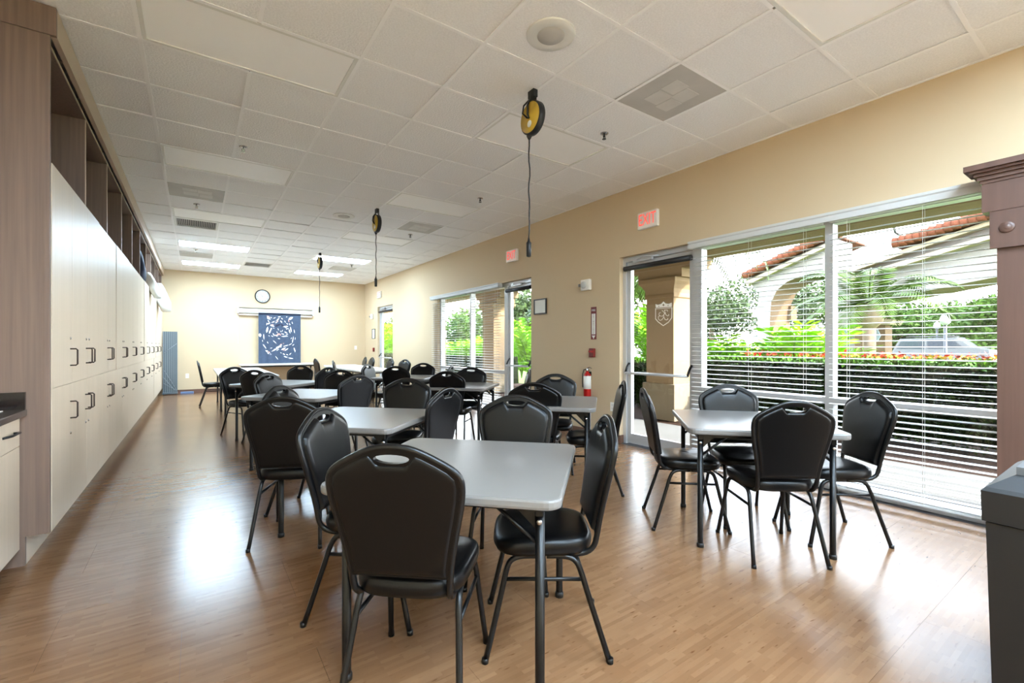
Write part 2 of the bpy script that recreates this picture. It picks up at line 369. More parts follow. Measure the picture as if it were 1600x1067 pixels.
sp = [(3.10, 2.97, 'nearest the window wall'), (3.11, 5.22, 'between the second and third window-side light'), (.386, 5.20, 'next to the second locker-side light'), (.01, 7.67, 'by the grey vent over the lockers'), (3.11, 7.62, 'beside the farther grey vent'), (.0, 11.3, 'above the far left table'), (3.11, 11.3, 'above the far right table')]
for x, yv, lab in sp:
    L = thing('sprinkler', 'small metal fire sprinkler head on the ceiling ' + lab, 'sprinkler', (x, yv, ZC), 0, 'ceiling sprinkler heads')
    MB().lathe([(.038, .002), (.038, -.003), (.022, -.008), (.012, -.009)], seg=20).build('escutcheon', 'chrome', L)
    m = MB().cyl((0, 0, -.008), (0, 0, -.035), .008, 10); m.tube([(-.012, 0, -.02), (-.014, 0, -.035), (0, 0, -.05)], .003, 6); m.tube([(.012, 0, -.02), (.014, 0, -.035), (0, 0, -.05)], .003, 6)
    m.lathe([(.004, -.048), (.019, -.05), (.019, -.053), (.002, -.053)], seg=14); m.build('head', 'black_steel' if x > 1 else 'chrome', L)

# hanging cord reels
for i, (x, yv, zend, lab) in enumerate(((2.125, 2.78, 1.93, 'yellow and black retractable cord reel hanging nearest the camera'), (2.13, 6.45, 2.09, 'yellow cord reel hanging in the middle of the room'), (2.155, 10.2, 1.94, 'small pale yellow cord reel hanging at the far end'))):
    L = thing('cord_reel', lab, 'cord reel', (x, yv, ZC), 0, 'ceiling hung cord reels')
    m = MB(); m.box(-.02, .02, -.035, .035, -.06, -.004); m.box(-.028, -.018, -.012, .012, -.14, -.03); m.box(.018, .028, -.012, .012, -.12, -.03); m.build('mount', 'black_plastic', L)
    W = thing
    m = MB(); m.lathe([(.02, -.027), (.120, -.027), (.126, -.021), (.126, .021), (.120, .027), (.02, .027)], (0, 0, -.215), 36, 'x'); m.build('drum', 'black_plastic', L)
    d = MB(); d.lathe([(.002, -.0315), (.114, -.0315), (.114, -.026)], (0, 0, -.215), 36, 'x'); f = d.build('face', 'reel_yellow', L)
    MB().lathe([(.002, -.0335), (.026, -.0335), (.026, -.031)], (0, .0, -.265), 18, 'x').build('label', 'paper', f)
    MB().tube([(-.025, 0, -.08), (-.042, .012, -.12), (-.044, .01, -.19), (-.036, 0, -.225)], .008, 8).build('arm', 'black_plastic', L)
    MB().tube([(-.02, .01, -.07), (-.035, .07, -.10), (-.042, .075, -.16), (-.038, .02, -.215)], .006, 8).build('lead', 'black_plastic', L)
    MB().lathe([(.004, .02), (.02, .014), (.022, 0), (.012, -.02), (.005, -.03)], (0, .045, -.335), 14).build('outlet_guide', 'black_plastic', L)
    e = zend - ZC
    n = 14; pts = [(.004 * math.sin(k * 1.7), .045 + .005 * math.sin(k * 1.1), -.35 + (e + .15 + .35) * k / (n - 1)) for k in range(n)]
    MB().tube(pts, .0055, 8).build('cord', 'black_plastic', L)
    px, py, pz = pts[-1]
    MB().tube([(px, py, pz), (px, py, pz - .03), (px, py, pz - .04), (px, py, pz - .145), (px, py, pz - .15)], [.006, .011, .02, .019, .012], 12).build('socket', 'black_plastic', L)

# ------------------------------------------------------------------ windows and doors in the right wall
FX0, FX1, GX = XW + .065, XW + .165, XW + .115
def bar(name, parent, y0, y1, z0, z1, x0=FX0, x1=FX1, m='aluminium'):
    return MB().box(x0, x1, y0, y1, z0, z1).build(name, m, parent)
def pane(parent, y0, y1, z0, z1): return MB().box(GX - .004, GX + .004, y0, y1, z0, z1).build('pane', 'glass_clear', parent)
def struct(name, label):
    o = bpy.data.objects.new(name, None); COL.objects.link(o); o.empty_display_size = .1
    return tag(o, label, None, None, 'structure')
def make_window(name, label, y0, y1, ztop, mulls, railz):
    w = struct(name, label)
    bar('sill_rail', w, y0, y1, 0, .07); bar('head_rail', w, y0, y1, ztop - .07, ztop)
    edges = [y0 + .05] + [v for mm in mulls for v in (mm - .03, mm + .03)] + [y1 - .05]
    bar('jamb', w, y0, y0 + .05, .07, ztop - .07); bar('jamb', w, y1 - .05, y1, .07, ztop - .07)
    for mm in mulls: bar('mullion', w, mm - .03, mm + .03, .07, ztop - .07)
    for a, b in zip(edges[0::2], edges[1::2]):
        bar('transom', w, a, b, railz - .03, railz + .03)
        pane(w, a, b, .07, railz - .03); pane(w, a, b, railz + .03, ztop - .07)
    return w
def make_door(name, label, y0, y1, ztop, bar_z=.90, shade=True):
    d = struct(name, label); hz = ztop - .12
    bar('frame_jamb', d, y0, y0 + .05, 0, ztop); bar('frame_jamb', d, y1 - .05, y1, 0, ztop); bar('frame_head', d, y0 + .05, y1 - .05, ztop - .06, ztop)
    a, b = y0 + .055, y1 - .055; x0, x1 = FX0 + .025, FX1 - .02
    bar('stile', d, a, a + .055, .01, ztop - .065, x0, x1); bar('stile', d, b - .055, b, .01, ztop - .065, x0, x1)
    bar('bottom_rail', d, a + .055, b - .055, .01, .13, x0, x1); bar('top_rail', d, a + .055, b - .055, ztop - .15, ztop - .065, x0, x1)
    pane(d, a + .055, b - .055, .13, ztop - .15)
    p = MB().tube([(FX0 - .055, a + .03, bar_z), (FX0 - .055, b - .03, bar_z)], .016, 12).build('push_bar', 'aluminium', d)
    for yy in (a + .03, b - .03):
        MB().tube([(FX0 + .02, yy, bar_z + .12), (FX0 - .02, yy, bar_z + .07), (FX0 - .055, yy, bar_z)], .014, 8).build('bar_bracket', 'black_plastic', p)
    MB().cyl((FX0 - .03, a, ztop - .15), (FX0 - .03, b, ztop - .15), .032, 16).build('shade_roll', 'black_plastic', d)
    m = MB().box(FX0 - .035, FX0 - .002, b - .42, b - .14, ztop - .085, ztop - .04); m.tube([(FX0 - .03, b - .2, ztop - .06), (FX0 - .09, b - .33, ztop - .045), (FX0 - .01, b - .5, ztop - .05)], .008, 6)
    m.build('closer', 'aluminium', d)
    MB().cyl((FX1, a + .03, .0), (FX1, a + .03, .001), .001, 4)
    return d
w1 = make_window('window_1', 'tall storefront window beside the crest door, looking onto hedge and portico', O3[0], 2.93, O3[2], [1.672], .765)
d1 = make_door('door_1', 'glass exit door with white crest decal and push bar', 2.93, O3[1], O3[2])
w3 = make_window('added_fill_window', 'unseen storefront window added behind the camera for fill daylight', O4[0], O4[1], O4[2], [-2.6], .765)  # added out of view, as a daylight source for the near end
w2 = make_window('window_2', 'storefront window in the middle of the right wall', 6.66, O2[1], O2[2], [7.93], .765)
d2 = make_door('door_2', 'glass exit door in the middle of the right wall', O2[0], 6.66, O2[2])
d3 = make_door('door_3', 'narrow glass exit door at the far end of the right wall', O1[0], O1[1], O1[2])

# crest decal on the pane of door 1 (seen from its back)
cr = bpy.data.objects.new('crest_decal', None); COL.objects.link(cr); cr.parent = d1; cr['label'] = 'white shield crest with scroll monogram'
def crest(pts, w, name, closed=False):
    P = [onx(1000 + a / 17.79, 460 + b / 17.79, GX - .006) for a, b in pts]
    m = MB(); n = len(P)
    for i in range(n if closed else n - 1):
        a, b = Vector(P[i]), Vector(P[(i + 1) % n]); t = (b - a).normalized(); s_ = Vector((1, 0, 0)).cross(t) * w / 2; e = t * w * .3
        q = [a + s_ - e, a - s_ - e, b - s_ + e, b + s_ + e]; m.add([(v.x, v.y, v.z) for v in q] + [(v.x + .001, v.y, v.z) for v in q], [(0, 1, 2, 3), (7, 6, 5, 4)])
    return m.build(name, 'decal', cr, False)
crest([(432, 390), (432, 680), (500, 760), (645, 868), (790, 770), (880, 650), (885, 370)], .009, 'shield_outline')
crest([(445, 400), (870, 372)], .006, 'band_line')
top = [(430, 268), (500, 290), (590, 262), (652, 195), (710, 250), (790, 262), (882, 228), (880, 345), (440, 372)]
P = [onx(1000 + a / 17.79, 460 + b / 17.79, GX - .006) for a, b in top]
MB().add(P + [(p[0] + .001, p[1], p[2]) for p in P], [tuple(range(9)), tuple(range(17, 8, -1))]).build('shield_crown', 'decal', cr, False)
for a, b, r in ((652, 292, 30), (525, 330, 16), (780, 308, 16)):
    P = [onx(1000 + (a + dx) / 17.79, 460 + (b + dy) / 17.79, GX - .0075) for dx, dy in ((-r, 0), (0, -r * 1.3), (r, 0), (0, r * 1.3))]
    MB().add(P, [(0, 1, 2, 3)]).build('diamond', 'stucco_tan', cr, False)
crest([(680, 440), (700, 520), (730, 580), (775, 600), (800, 575), (795, 550)], .006, 'monogram_stroke')
crest([(670, 435), (760, 432), (765, 470)], .006, 'monogram_stroke')
crest([(610, 440), (660, 490), (700, 545)], .006, 'monogram_stroke')
crest([(705, 500), (660, 560), (660, 620), (690, 690), (735, 712), (775, 690), (770, 660)], .007, 'monogram_stroke')
crest([(572, 500), (530, 520), (525, 565), (560, 600), (620, 605), (660, 570)], .006, 'monogram_stroke')
crest([(545, 590), (505, 625), (515, 690), (560, 722), (610, 700), (655, 635)], .006, 'monogram_stroke')

# blinds (mounted on the face of the wall)
def make_blind(label, y0, y1, ztop, zbot=.09, x=XW - .032):
    b = thing('window_blind', label, 'blind', (x, (y0 + y1) / 2, zbot - .03), 0, 'white horizontal slat blinds'); h = (y1 - y0) / 2; zb = zbot - .03
    MB().box(-.026, .026, -h, h, ztop - .055 - zb, ztop - zb - .005).build('headrail', 'slat', b)
    MB().box(-.026, .026, -h, h, 0, .018).build('bottom_rail', 'slat', b)
    n = int((ztop - .075 - zbot) / .0475)
    me = MB().add([(-.025, -h, 0), (0, -h, .0035), (.025, -h, 0), (-.025, h, 0), (0, h, .0035), (.025, h, 0), (-.025, -h, -.0025), (0, -h, .001), (.025, -h, -.0025), (-.025, h, -.0025), (0, h, .001), (.025, h, -.0025)],
                  [(0, 1, 4, 3), (1, 2, 5, 4), (6, 9, 10, 7), (7, 10, 11, 8), (0, 3, 9, 6), (2, 8, 11, 5), (0, 6, 7, 1), (1, 7, 8, 2), (3, 4, 10, 9), (4, 5, 11, 10)]).mesh('slat', 'slat')
    for i in range(n):
        s_ = link('slat', me, b); s_.location = (0, 0, .03 + i * .0475); s_.rotation_euler = (0, -.05 + random.gauss(0, .012), 0)
    for yy in (-h * .78, 0, h * .78):
        m = MB(); m.cyl((-.027, yy, .01), (-.027, yy, ztop - .06 - zb), .0012, 4); m.cyl((.027, yy, .01), (.027, yy, ztop - .06 - zb), .0012, 4); m.build('ladder_cord', 'cord', b)
    return b
make_blind('white slat blind on the left half of the big window by the crest door', 1.685, 2.925, 2.335)
make_blind('white slat blind on the right half of the big window by the wooden pilaster', .42, 1.63, 2.335)
make_blind('white slat blind on the half of the middle window next to its door', 6.70, 7.86, 2.32)
make_blind('white slat blind on the farther half of the middle window', 7.98, 9.50, 2.32)
for y0, y1, z, lab in ((.40, 2.945, 2.355, 'long white blind valance over the big window'), (6.69, 9.52, 2.345, 'white blind valance over the middle window')):
    v = thing('blind_valance', lab, 'valance', (XW, (y0 + y1) / 2, z), 0, 'white blind valances'); h = (y1 - y0) / 2
    m = MB(); m.prism([(-.085, -.075), (-.08, -.075), (-.08, -.012), (0, -.012), (0, 0), (-.092, 0), (-.092, -.02), (-.085, -.03)], 'y', -h, h); m.build('board', 'slat', v)
    for sgn in (-1, 1): MB().box(-.08, 0, sgn * h - .004, sgn * h + .004, -.075, -.012).build('return_end', 'slat', v)

# ------------------------------------------------------------------ lockers along the left side
XC = -.69; ZB, ZS, ZT, ZF = .162, .99, 2.305, 3.03
hm = MB().tube([(0, 0, -.055), (.028, 0, -.055), (.036, 0, -.047), (.036, 0, .047), (.028, 0, .055), (0, 0, .055)], .0048, 8).mesh('handle', 'handle_bronze')
lm = MB().lathe([(.009, 0), (.009, .004), (.006, .006)], (0, 0, 0), 12, 'x').mesh('lock', 'chrome')
B = [3.70, 4.225, 5.28, 6.335, 7.39, 8.445, 9.50, 10.555, 11.61, 12.665, 13.72, 14.58]
names = ['narrow single-door', 'second', 'third', 'fourth', 'fifth', 'sixth', 'seventh', 'eighth', 'ninth', 'tenth', 'last and farthest']
dcache = {}
for i in range(len(B) - 1):
    a, b = B[i], B[i + 1]; single = i in (0, len(B) - 2)
    lab = 'cream two-tier locker cabinet, ' + (names[i] + ' unit nearest the camera' if i == 0 else (names[i] + ' unit from the camera' if i < 10 else names[i] + ' unit by the back wall'))
    c = thing('locker_cabinet', lab, 'cabinet', (XC, a, 0), 0, 'cream lockers along the left wall'); W = b - a
    MB().box(XL - XC, -.022, 0, W - .001, ZB, ZT).build('carcass', 'brown_laminate', c)
    MB().box(XL - XC, -.10, 0, W - .001, 0, ZB).build('toe_kick', 'cream_laminate', c)
    if i == 0:
        p = MB(); p.prism([(XL - XC, 0), (-.10, 0), (-.10, ZB), (0, ZB), (0, ZF), (XL - XC, ZF)], 'y', -.024, -.001); p.build('end_panel', 'brown_laminate', c)
        MB().box(-.022, .0, -.030, -.024, ZB, ZT).build('edge_stile', 'brown_laminate', c)
    spans = [(0, W)] if single else [(0, W / 2), (W / 2, W)]
    for z0, z1, up in ((ZB, ZS, 0), (ZS, ZT, 1)):
        for j, (p0, p1) in enumerate(spans):
            k = (round(p1 - p0, 3), up)
            if k not in dcache: dcache[k] = MB().box(-.02, 0, .0018, k[0] - .0018, .0018, z1 - z0 - .0018).mesh('door', 'cream_laminate')
            d = link('door', dcache[k], c); d.location = (.0 + (.004 if random.random() < .2 else 0), p0, z0)
            hy = (p1 - p0) - .055 if (j == 0) else .055
            hz = (z1 - z0) - .175 if not up else .175
            hd = link('handle', hm, d); hd.location = (0, hy, hz)
            lk = link('lock', lm, d); lk.location = (0, hy, hz + (-.155 if not up else .125))
# open cubbies above
D = [3.705, 4.87, 5.93, 6.99, 8.05, 9.11, 10.17, 11.23, 12.29, 13.35, 14.58]
for i in range(len(D) - 1):
    a, b = D[i], D[i + 1]; W = b - a
    lab = 'open brown cubby above the lockers, ' + ('first one by the camera' if i == 0 else ('farthest one at the back wall' if i == 9 else ['second', 'third', 'fourth', 'fifth', 'sixth', 'seventh', 'eighth', 'ninth'][i - 1] + ' from the camera'))
    c = thing('cubby', lab, 'cubby', (XC, a, ZT), 0, 'open cubbies above the lockers'); h = ZF - ZT
    MB().box(XL - XC, -.022, .002, W - .002, 0, .018).build('bottom', 'brown_laminate', c)
    MB().box(XL - XC, -.022, .002, W - .002, h - .018, h).build('top', 'brown_laminate', c)
    MB().box(-.60, -.59, .002, W - .002, .018, h - .018).build('back', 'brown_laminate', c)
    d = MB().box(-.59, -.024, W - .022, W - .002, .018, h - .018).build('divider', 'brown_laminate', c)
    MB().box(-.024, -.020, W - .022, W - .002, .018, h - .018).build('edge_strip', 'edge_band', d)
    MB().box(-.022, -.018, .002, W - .002, h - .018, h).build('edge_strip', 'edge_band', c); MB().box(-.022, -.018, .002, W - .002, 0, .018).build('edge_strip', 'edge_band', c)
f = thing('cabinet_fascia', 'long brown fascia board between lockers and ceiling', 'fascia', (XC, 3.67, ZF))
MB().box(XL - XC, .028, -.004, .02, 0, ZC - ZF - .006).build('end_board', 'brown_laminate', f)
MB().box(.0, .028, .02, 10.93, 0, ZC - ZF - .006).build('front_board', 'edge_band', f)
# cloths stuffed in the cubbies
def cloth(name, label, x, y, z, w, d, h, m, seed, m2=None, cat='cloth', lean=.05):
    rnd = random.Random(seed); R = []
    for k in range(7):
        t = k / 6; ring = []
        for q in range(20):
            an = 2 * PI * q / 20; e = 1 + .10 * math.sin(3 * an + k) + rnd.uniform(-.05, .05); s_ = math.sin(PI * (.12 + .8 * t)) ** .4
            cx, sy = math.cos(an), math.sin(an); cx = math.copysign(abs(cx) ** .6, cx); sy = math.copysign(abs(sy) ** .6, sy)
            ring.append((d * cx * e * s_ / 2 - lean * t, w * sy * e * s_ / 2, h * t))
        R.append(ring)
    c = thing(name, label, cat, (x, y, z)); MB().rings(R).build('folds', m, c)
    if m2:
        mm = MB()
        for k in range(9):
            yy, zz = rnd.uniform(-w * .3, w * .3), rnd.uniform(h * .2, h * .75); r = rnd.uniform(.02, .05)
            mm.lathe([(r * .3, .006), (r, 0), (r * .8, -.01)], (d * .46 - lean * zz / h, yy, zz), 8, 'x')
        mm.build('print_patches', m2, c)
    return c
cloth('stuffed_cloth', 'dark navy folded cloth standing in a cubby above the lockers', XC - .06, 9.75, ZT + .018, .5, .16, .5, 'navy', 1)
cloth('stuffed_cloth', 'white bundled cloth spilling over the locker tops', XC + .10, 10.75, ZT - .17, .62, .15, .44, 'cloth_white', 2, lean=.13)
cloth('printed_bag', 'white bag with grey-green print hanging from the farthest cubbies', XC + .15, 12.7, ZT - .30, .7, .24, .60, 'cloth_white', 3, 'cloth_green', 'bag', .14)

# counter at the left edge of the picture
c = thing('base_cabinet', 'cream base cabinet with dark counter at the left edge', 'cabinet', (-.81, 2.4, 0)); L = 1.27
MB().box(XL + .81, -.02, 0, L, .1, .845).build('carcass', 'brown_laminate', c); MB().box(XL + .81, -.08, 0, L, 0, .1).build('toe_kick', 'brown_laminate', c)
for k in range(2):
    y0 = k * L / 2
    d = MB().box(-.02, 0, y0 + .002, y0 + L / 2 - .002, .68, .842).build('drawer', 'cream_laminate', c)
    MB().tube([(0, y0 + L / 2 - .28, .765), (.03, y0 + L / 2 - .25, .77), (.03, y0 + L / 2 - .13, .77), (0, y0 + L / 2 - .10, .765)], .006, 8).build('handle', 'black_steel', d)
    d = MB().box(-.02, 0, y0 + .002, y0 + L / 2 - .002, .10, .676).build('door', 'cream_laminate', c)
    MB().tube([(0, y0 + .06, .60), (.03, y0 + .06, .59), (.03, y0 + .06, .50), (0, y0 + .06, .49)], .006, 8).build('handle', 'black_steel', d)
w = thing('countertop', 'dark speckled countertop with black side splash against the tall lockers', 'countertop', (-.81, 2.4, .845))
bevel(MB().box(XL + .81, .03, 0, L + .002, 0, .038).build('slab', 'counter', w), .006); MB().box(XL + .81, .025, L - .02, L + .002, .038, .135).build('side_splash', 'splash', w)
for i, (x, yv, r, mm, lab) in enumerate(((-.98, 3.56, .0, 'paper', 'white sheet of paper on the dark counter'), (-1.0, 3.30, -.1, 'maroon', 'dark red folder on the counter beside the paper'))):
    o = tag(MB().box(-.12, .12, -.05 - .08 * i, .05 + .08 * i, 0, .003 + .006 * i).build(['paper_sheet', 'folder'][i], mm), lab, ['paper', 'folder'][i]); o.location = (x, yv, .8832); o.rotation_euler = (0, 0, r)

# ------------------------------------------------------------------ tables
def rrect(hx, hy, r, n=5):
    P = []
    for cx, cy, a0 in ((hx - r, hy - r, 0), (-hx + r, hy - r, PI / 2), (-hx + r, -hy + r, PI), (hx - r, -hy + r, 1.5 * PI)):
        for k in range(n + 1):
            a = a0 + PI / 2 * k / n; P.append((cx + r * math.cos(a), cy + r * math.sin(a)))
    return P
def table_top(hx, hy, T, m, r=.055):
    mm = MB(); R = []
    for off, z in ((.010, T - .036), (.002, T - .032), (0, T - .024), (0, T - .008), (.003, T - .002), (.009, T)):
        R.append([(x, y, z) for x, y in rrect(hx - off, hy - off, r - off)])
    mm.rings(R, False); return mm.mesh('tabletop', m)
leg_m = MB().tube([(0, 0, .705), (0, 0, .02), (0, 0, .0)], [.0165, .0165, .0165], 14).mesh('leg', 'black_steel')
foot_m = MB().lathe([(.0205, .0), (.0205, .022), (.017, .026)], seg=14).mesh('foot_cap', 'black_plastic')
rivet_m = MB().lathe([(.009, -.022), (.010, -.018), (.010, .018), (.009, .022)], (0, 0, 0), 12, 'x').mesh('rivet', 'chrome')
def make_table(label, x, y, rz, hx=.44, hy=.44, top='table_top', T=.74, group='grey square folding tables'):
    t = thing('folding_table', label, 'table', (x, y, 0), rz, group)
    link('tabletop', table_top(hx, hy, T, top), t)
    lx, ly = hx - .082, hy - .078
    for sy in (-1, 1):                                           # leg frames fold inwards
        MB().box(-lx - .02, lx + .02, sy * ly - .012, sy * ly + .012, T - .075, T - .036).build('leg_rail', 'black_steel', t)
    for sx in (-1, 1): MB().box(sx * lx - .010, sx * lx + .010, -ly, ly, T - .062, T - .036).build('side_rail', 'black_steel', t)
    for sx in (-1, 1):
        for sy in (-1, 1):
            l = link('leg', leg_m, t); l.location = (sx * lx, sy * ly, 0)
            link('foot_cap', foot_m, l); q = link('rivet', rivet_m, l); q.location = (0, 0, .645)
            m = MB().tube([(sx * lx, sy * ly, .56), (sx * lx, sy * (ly - .16), T - .05)], .008, 6); m.prism([(sy * ly, T - .15), (sy * ly, T - .05), (sy * (ly - .10), T - .05)], 'x', sx * lx - sx * .022, sx * lx - sx * .018)
            m.build('leg_brace', 'black_steel', t)
    return t
R45 = math.radians(44)
TB = dict(t1=(.97, 1.73, 'grey square folding table in the foreground'), t2=(.965, 3.275, 'grey square folding table, second in the left column'), t4=(.965, 5.19, 'grey square folding table, third in the left column'),
          t6=(.95, 6.93, 'grey square folding table, fourth in the left column'), t3=(2.63, 3.22, 'grey square folding table in front of the fire extinguisher'), t5=(2.77, 5.18, 'grey square folding table in front of the middle exit door'),
          t7=(2.83, 7.05, 'grey square folding table in front of the middle window'), tR=(3.067, 1.621, 'grey square folding table beside the big window'))
for k, (x, y, lab) in TB.items(): make_table(lab, x, y, math.radians(42.5 if k == 'tR' else 44))
make_table('long pale folding table at the far left, nearer of the two', .75, 9.48, PI / 2, .84, .43, 'white_table', group='long pale folding tables')
make_table('long pale folding table at the far left, farther one', .75, 11.18, PI / 2, .84, .43, 'white_table', group='long pale folding tables')
make_table('long pale folding table at the far right, nearer of the two', 3.10, 9.85, PI / 2, .84, .40, 'white_table', group='long pale folding tables')
make_table('long pale folding table at the far right, farther one', 3.10, 11.56, PI / 2, .84, .40, 'white_table', group='long pale folding tables')
make_table('white folding table against the back wall under the tiger blanket', 1.92, 14.18, 0, .96, .37, 'white_table', group='long pale folding tables')

# ------------------------------------------------------------------ chairs
HALF = [(.165, .488), (.168, .52), (.177, .58), (.189, .64), (.202, .70), (.212, .755), (.216, .80), (.209, .836), (.184, .861), (.145, .884), (.105, .904), (.068, .919), (.034, .926)]
def yb(z): return -.203 - .085 * max(0, (z - .45) / .477) ** 1.15
OUT = [(x, z) for x, z in HALF] + [(0, .928)] + [(-x, z) for x, z in HALF[::-1]]
def inset(pts, d):
    n = len(pts); R = []
    for i in range(n):
        a, b, c = Vector(pts[i - 1]), Vector(pts[i]), Vector(pts[(i + 1) % n]); t1, t2 = (b - a).normalized(), (c - b).normalized()
        nn = Vector((-(t1 + t2).y, (t1 + t2).x)).normalized(); R.append((b.x + nn.x * d, b.y + nn.y * d))
    return R
def back_shell():
    bm = bmesh.new(); P = inset(OUT, .004)
    HOLE = [(.058 * math.cos(2 * PI * k / 20), .892 + (.017 if math.sin(2 * PI * k / 20) < 0 else .013) * math.sin(2 * PI * k / 20)) for k in range(20)]
    for Q in (P, HOLE):
        V = [bm.verts.new((x, 0, z)) for x, z in Q]
        for i in range(len(V)): bm.edges.new((V[i], V[(i + 1) % len(V)]))
    bmesh.ops.triangle_fill(bm, use_beauty=True, use_dissolve=False, edges=bm.edges[:])
    r = bmesh.ops.extrude_face_region(bm, geom=bm.faces[:])
    nv = [g for g in r['geom'] if isinstance(g, bmesh.types.BMVert)]; S = set(nv)
    for v in bm.verts: v.co.y = yb(v.co.z) + (.010 if v in S else -.010)
    bmesh.ops.recalc_face_normals(bm, faces=bm.faces)
    me = bpy.data.meshes.new('backrest'); bm.to_mesh(me); bm.free(); me.materials.append(MATS['vinyl']); return me
def pad_outline(d):
    P0 = inset(OUT, d); R = []; P = []
    for i in range(len(P0)):
        a_, b_ = P0[i], P0[(i + 1) % len(P0)]; P += [(a_[0] + (b_[0] - a_[0]) * k / 3, a_[1] + (b_[1] - a_[1]) * k / 3) for k in range(3)]
    for x, z in P:
        lim = .869 if abs(x) < .05 else (.869 + (abs(x) - .05) / .02 * .03 if abs(x) < .07 else 1)
        R.append((x, min(z, lim)))
    # refine
    Q = []
    for i in range(len(R)):
        a, b = R[i], R[(i + 1) % len(R)]; Q += [a, ((a[0] + b[0]) / 2, (a[1] + b[1]) / 2)]
    return Q
def pad(sign, thick, name):
    Q = pad_outline(.014); c = (0, .69); R = []
    for t, h in ((0, .0), (.015, .55), (.05, .85), (.12, .97), (.3, 1.0), (.6, 1.0), (.9, 1.0)):
        R.append([(x + (c[0] - x) * t, yb(z + (c[1] - z) * t) + sign * (.009 + thick * h), z + (c[1] - z) * t) for x, z in Q])
    return MB().rings(R, True, False, True).mesh(name, 'vinyl')
def seat_mesh():
    P = []
    for k in range(40):
        a = 2 * PI * k / 40; cx, sy = math.cos(a), math.sin(a); e = .55
        x = math.copysign(abs(cx) ** e, cx); y = math.copysign(abs(sy) ** e, sy); w = .198 + .010 * y
        P.append((x * w, y * .205 + .005))
    R = []
    for s_, z in ((.90, .408), (.97, .411), (1.0, .425), (1.01, .445), (.99, .462), (.95, .472), (.85, .478), (.6, .481), (.25, .482)):
        R.append([(x * s_, y * s_, z - .012 * max(0, y / .2) ** 3 * (z > .44)) for x, y in P])
    return MB().rings(R).mesh('seat', 'vinyl')
def smooth_path(P, n=5):
    P = [Vector(p) for p in P]; R = []
    for i in range(len(P) - 1):
        p0, p1, p2, p3 = P[max(i - 1, 0)], P[i], P[i + 1], P[min(i + 2, len(P) - 1)]
        for k in range(n):
            t = k / n; R.append(.5 * ((2 * p1) + (p2 - p0) * t + (2 * p0 - 5 * p1 + 4 * p2 - p3) * t * t + (3 * p1 - p0 - 3 * p2 + p3) * t ** 3))
    R.append(P[-1]); return R
def chair_meshes():
    half = [(.155, -.03, .404), (.156, -.11, .404), (.158, -.165, .412), (.161, -.196, .440)]
    path = half + [(x, yb(z), z) for x, z in OUT] + [(-x, y, z) for x, y, z in half[::-1]]
    D = {}
    D['back_frame'] = MB().tube(smooth_path(path, 3), .0115, 8).mesh('back_frame', 'black_steel')
    D['backrest'] = back_shell(); D['front_cushion'] = pad(1, .020, 'front_cushion'); D['rear_panel'] = pad(-1, .007, 'rear_panel'); D['seat'] = seat_mesh()
    def leg(s_, front):
        P = [(s_ * .168, .0, .402), (s_ * .170, .085, .402), (s_ * .173, .128, .392), (s_ * .177, .152, .360), (s_ * .186, .178, .25), (s_ * .206, .238, .0)] if front else \
            [(s_ * .168, -.005, .402), (s_ * .170, -.07, .402), (s_ * .173, -.112, .390), (s_ * .177, -.138, .352), (s_ * .186, -.170, .25), (s_ * .206, -.250, .0)]
        m = MB().tube(smooth_path(P, 3), .0115, 8)
        m.tube([(P[-1][0], P[-1][1], .02), (P[-1][0], P[-1][1], .0)], [.0135, .0135], 8)
        return m.mesh('leg', 'black_steel')
    D['legs'] = [leg(s_, f) for s_ in (-1, 1) for f in (True, False)]
    D['str'] = [MB().tube([(s_ * .180, .163, .315), (s_ * .180, -.150, .315)], .008, 8).mesh('stretcher', 'black_steel') for s_ in (-1, 1)]
    D['crossbar'] = MB().tube([(-.170, -.10, .398), (.170, -.10, .398)], .009, 8).mesh('crossbar', 'black_steel')
    return D
CM = chair_meshes()
def make_chair(label, crown=None, f=(0, 1), center=None, seat_mat=None):
    n = math.hypot(*f); f = (f[0] / n, f[1] / n)
    if center is None: center = (crown[0] + .285 * f[0], crown[1] + .285 * f[1])
    c = thing('banquet_chair', label, 'chair', (center[0], center[1], 0), math.atan2(f[1], f[0]) - PI / 2, 'black vinyl banquet chairs')
    link('seat', CM['seat'], c); b = link('backrest', CM['backrest'], c); link('front_cushion', CM['front_cushion'], b); link('rear_panel', CM['rear_panel'], b)
    link('back_frame', CM['back_frame'], c)
    for l in CM['legs']: link('leg', l, c)
    for l in CM['str']: link('stretcher', l, c)
    link('crossbar', CM['crossbar'], c); return c
BC = 'black banquet chair '
make_chair(BC + 'in the foreground with its back to the camera', (.497, 1.367), (.66, .75))
make_chair(BC + 'seen side-on at the right of the foreground table', None, (-.82, .57), (1.243, 1.556))
make_chair(BC + 'at the far left side of the foreground table', None, (.75, -.66), (.714, 2.168))
make_chair(BC + 'facing us at the far right side of the foreground table', (1.616, 2.285), (-.66, -.75))
make_chair(BC + 'back to camera at the second left-column table', (.426, 3.027), (.45, .89))
make_chair(BC + 'far left side of the second left-column table', (.528, 3.908), (.75, -.66))
make_chair(BC + 'at the right side of the second left-column table', (1.498, 2.977), (-.5, .866))
make_chair(BC + 'facing us at the far side of the second left-column table', (1.627, 4.05), (-.6, -.8))
make_chair(BC + 'at the far left side of the third left-column table', (.661, 5.81), (.7, -.7))
make_chair(BC + 'at the right side of the third left-column table', (1.392, 4.829), (-.38, .92))
make_chair(BC + 'facing us at the far right side of the third left-column table', (1.509, 5.957), (-.7, -.7))
make_chair(BC + 'back to camera at the fourth left-column table', (.61, 6.58), (.7, .7))
make_chair(BC + 'at the locker side of the fourth left-column table', None, (.5, -.87), (.593, 7.39))
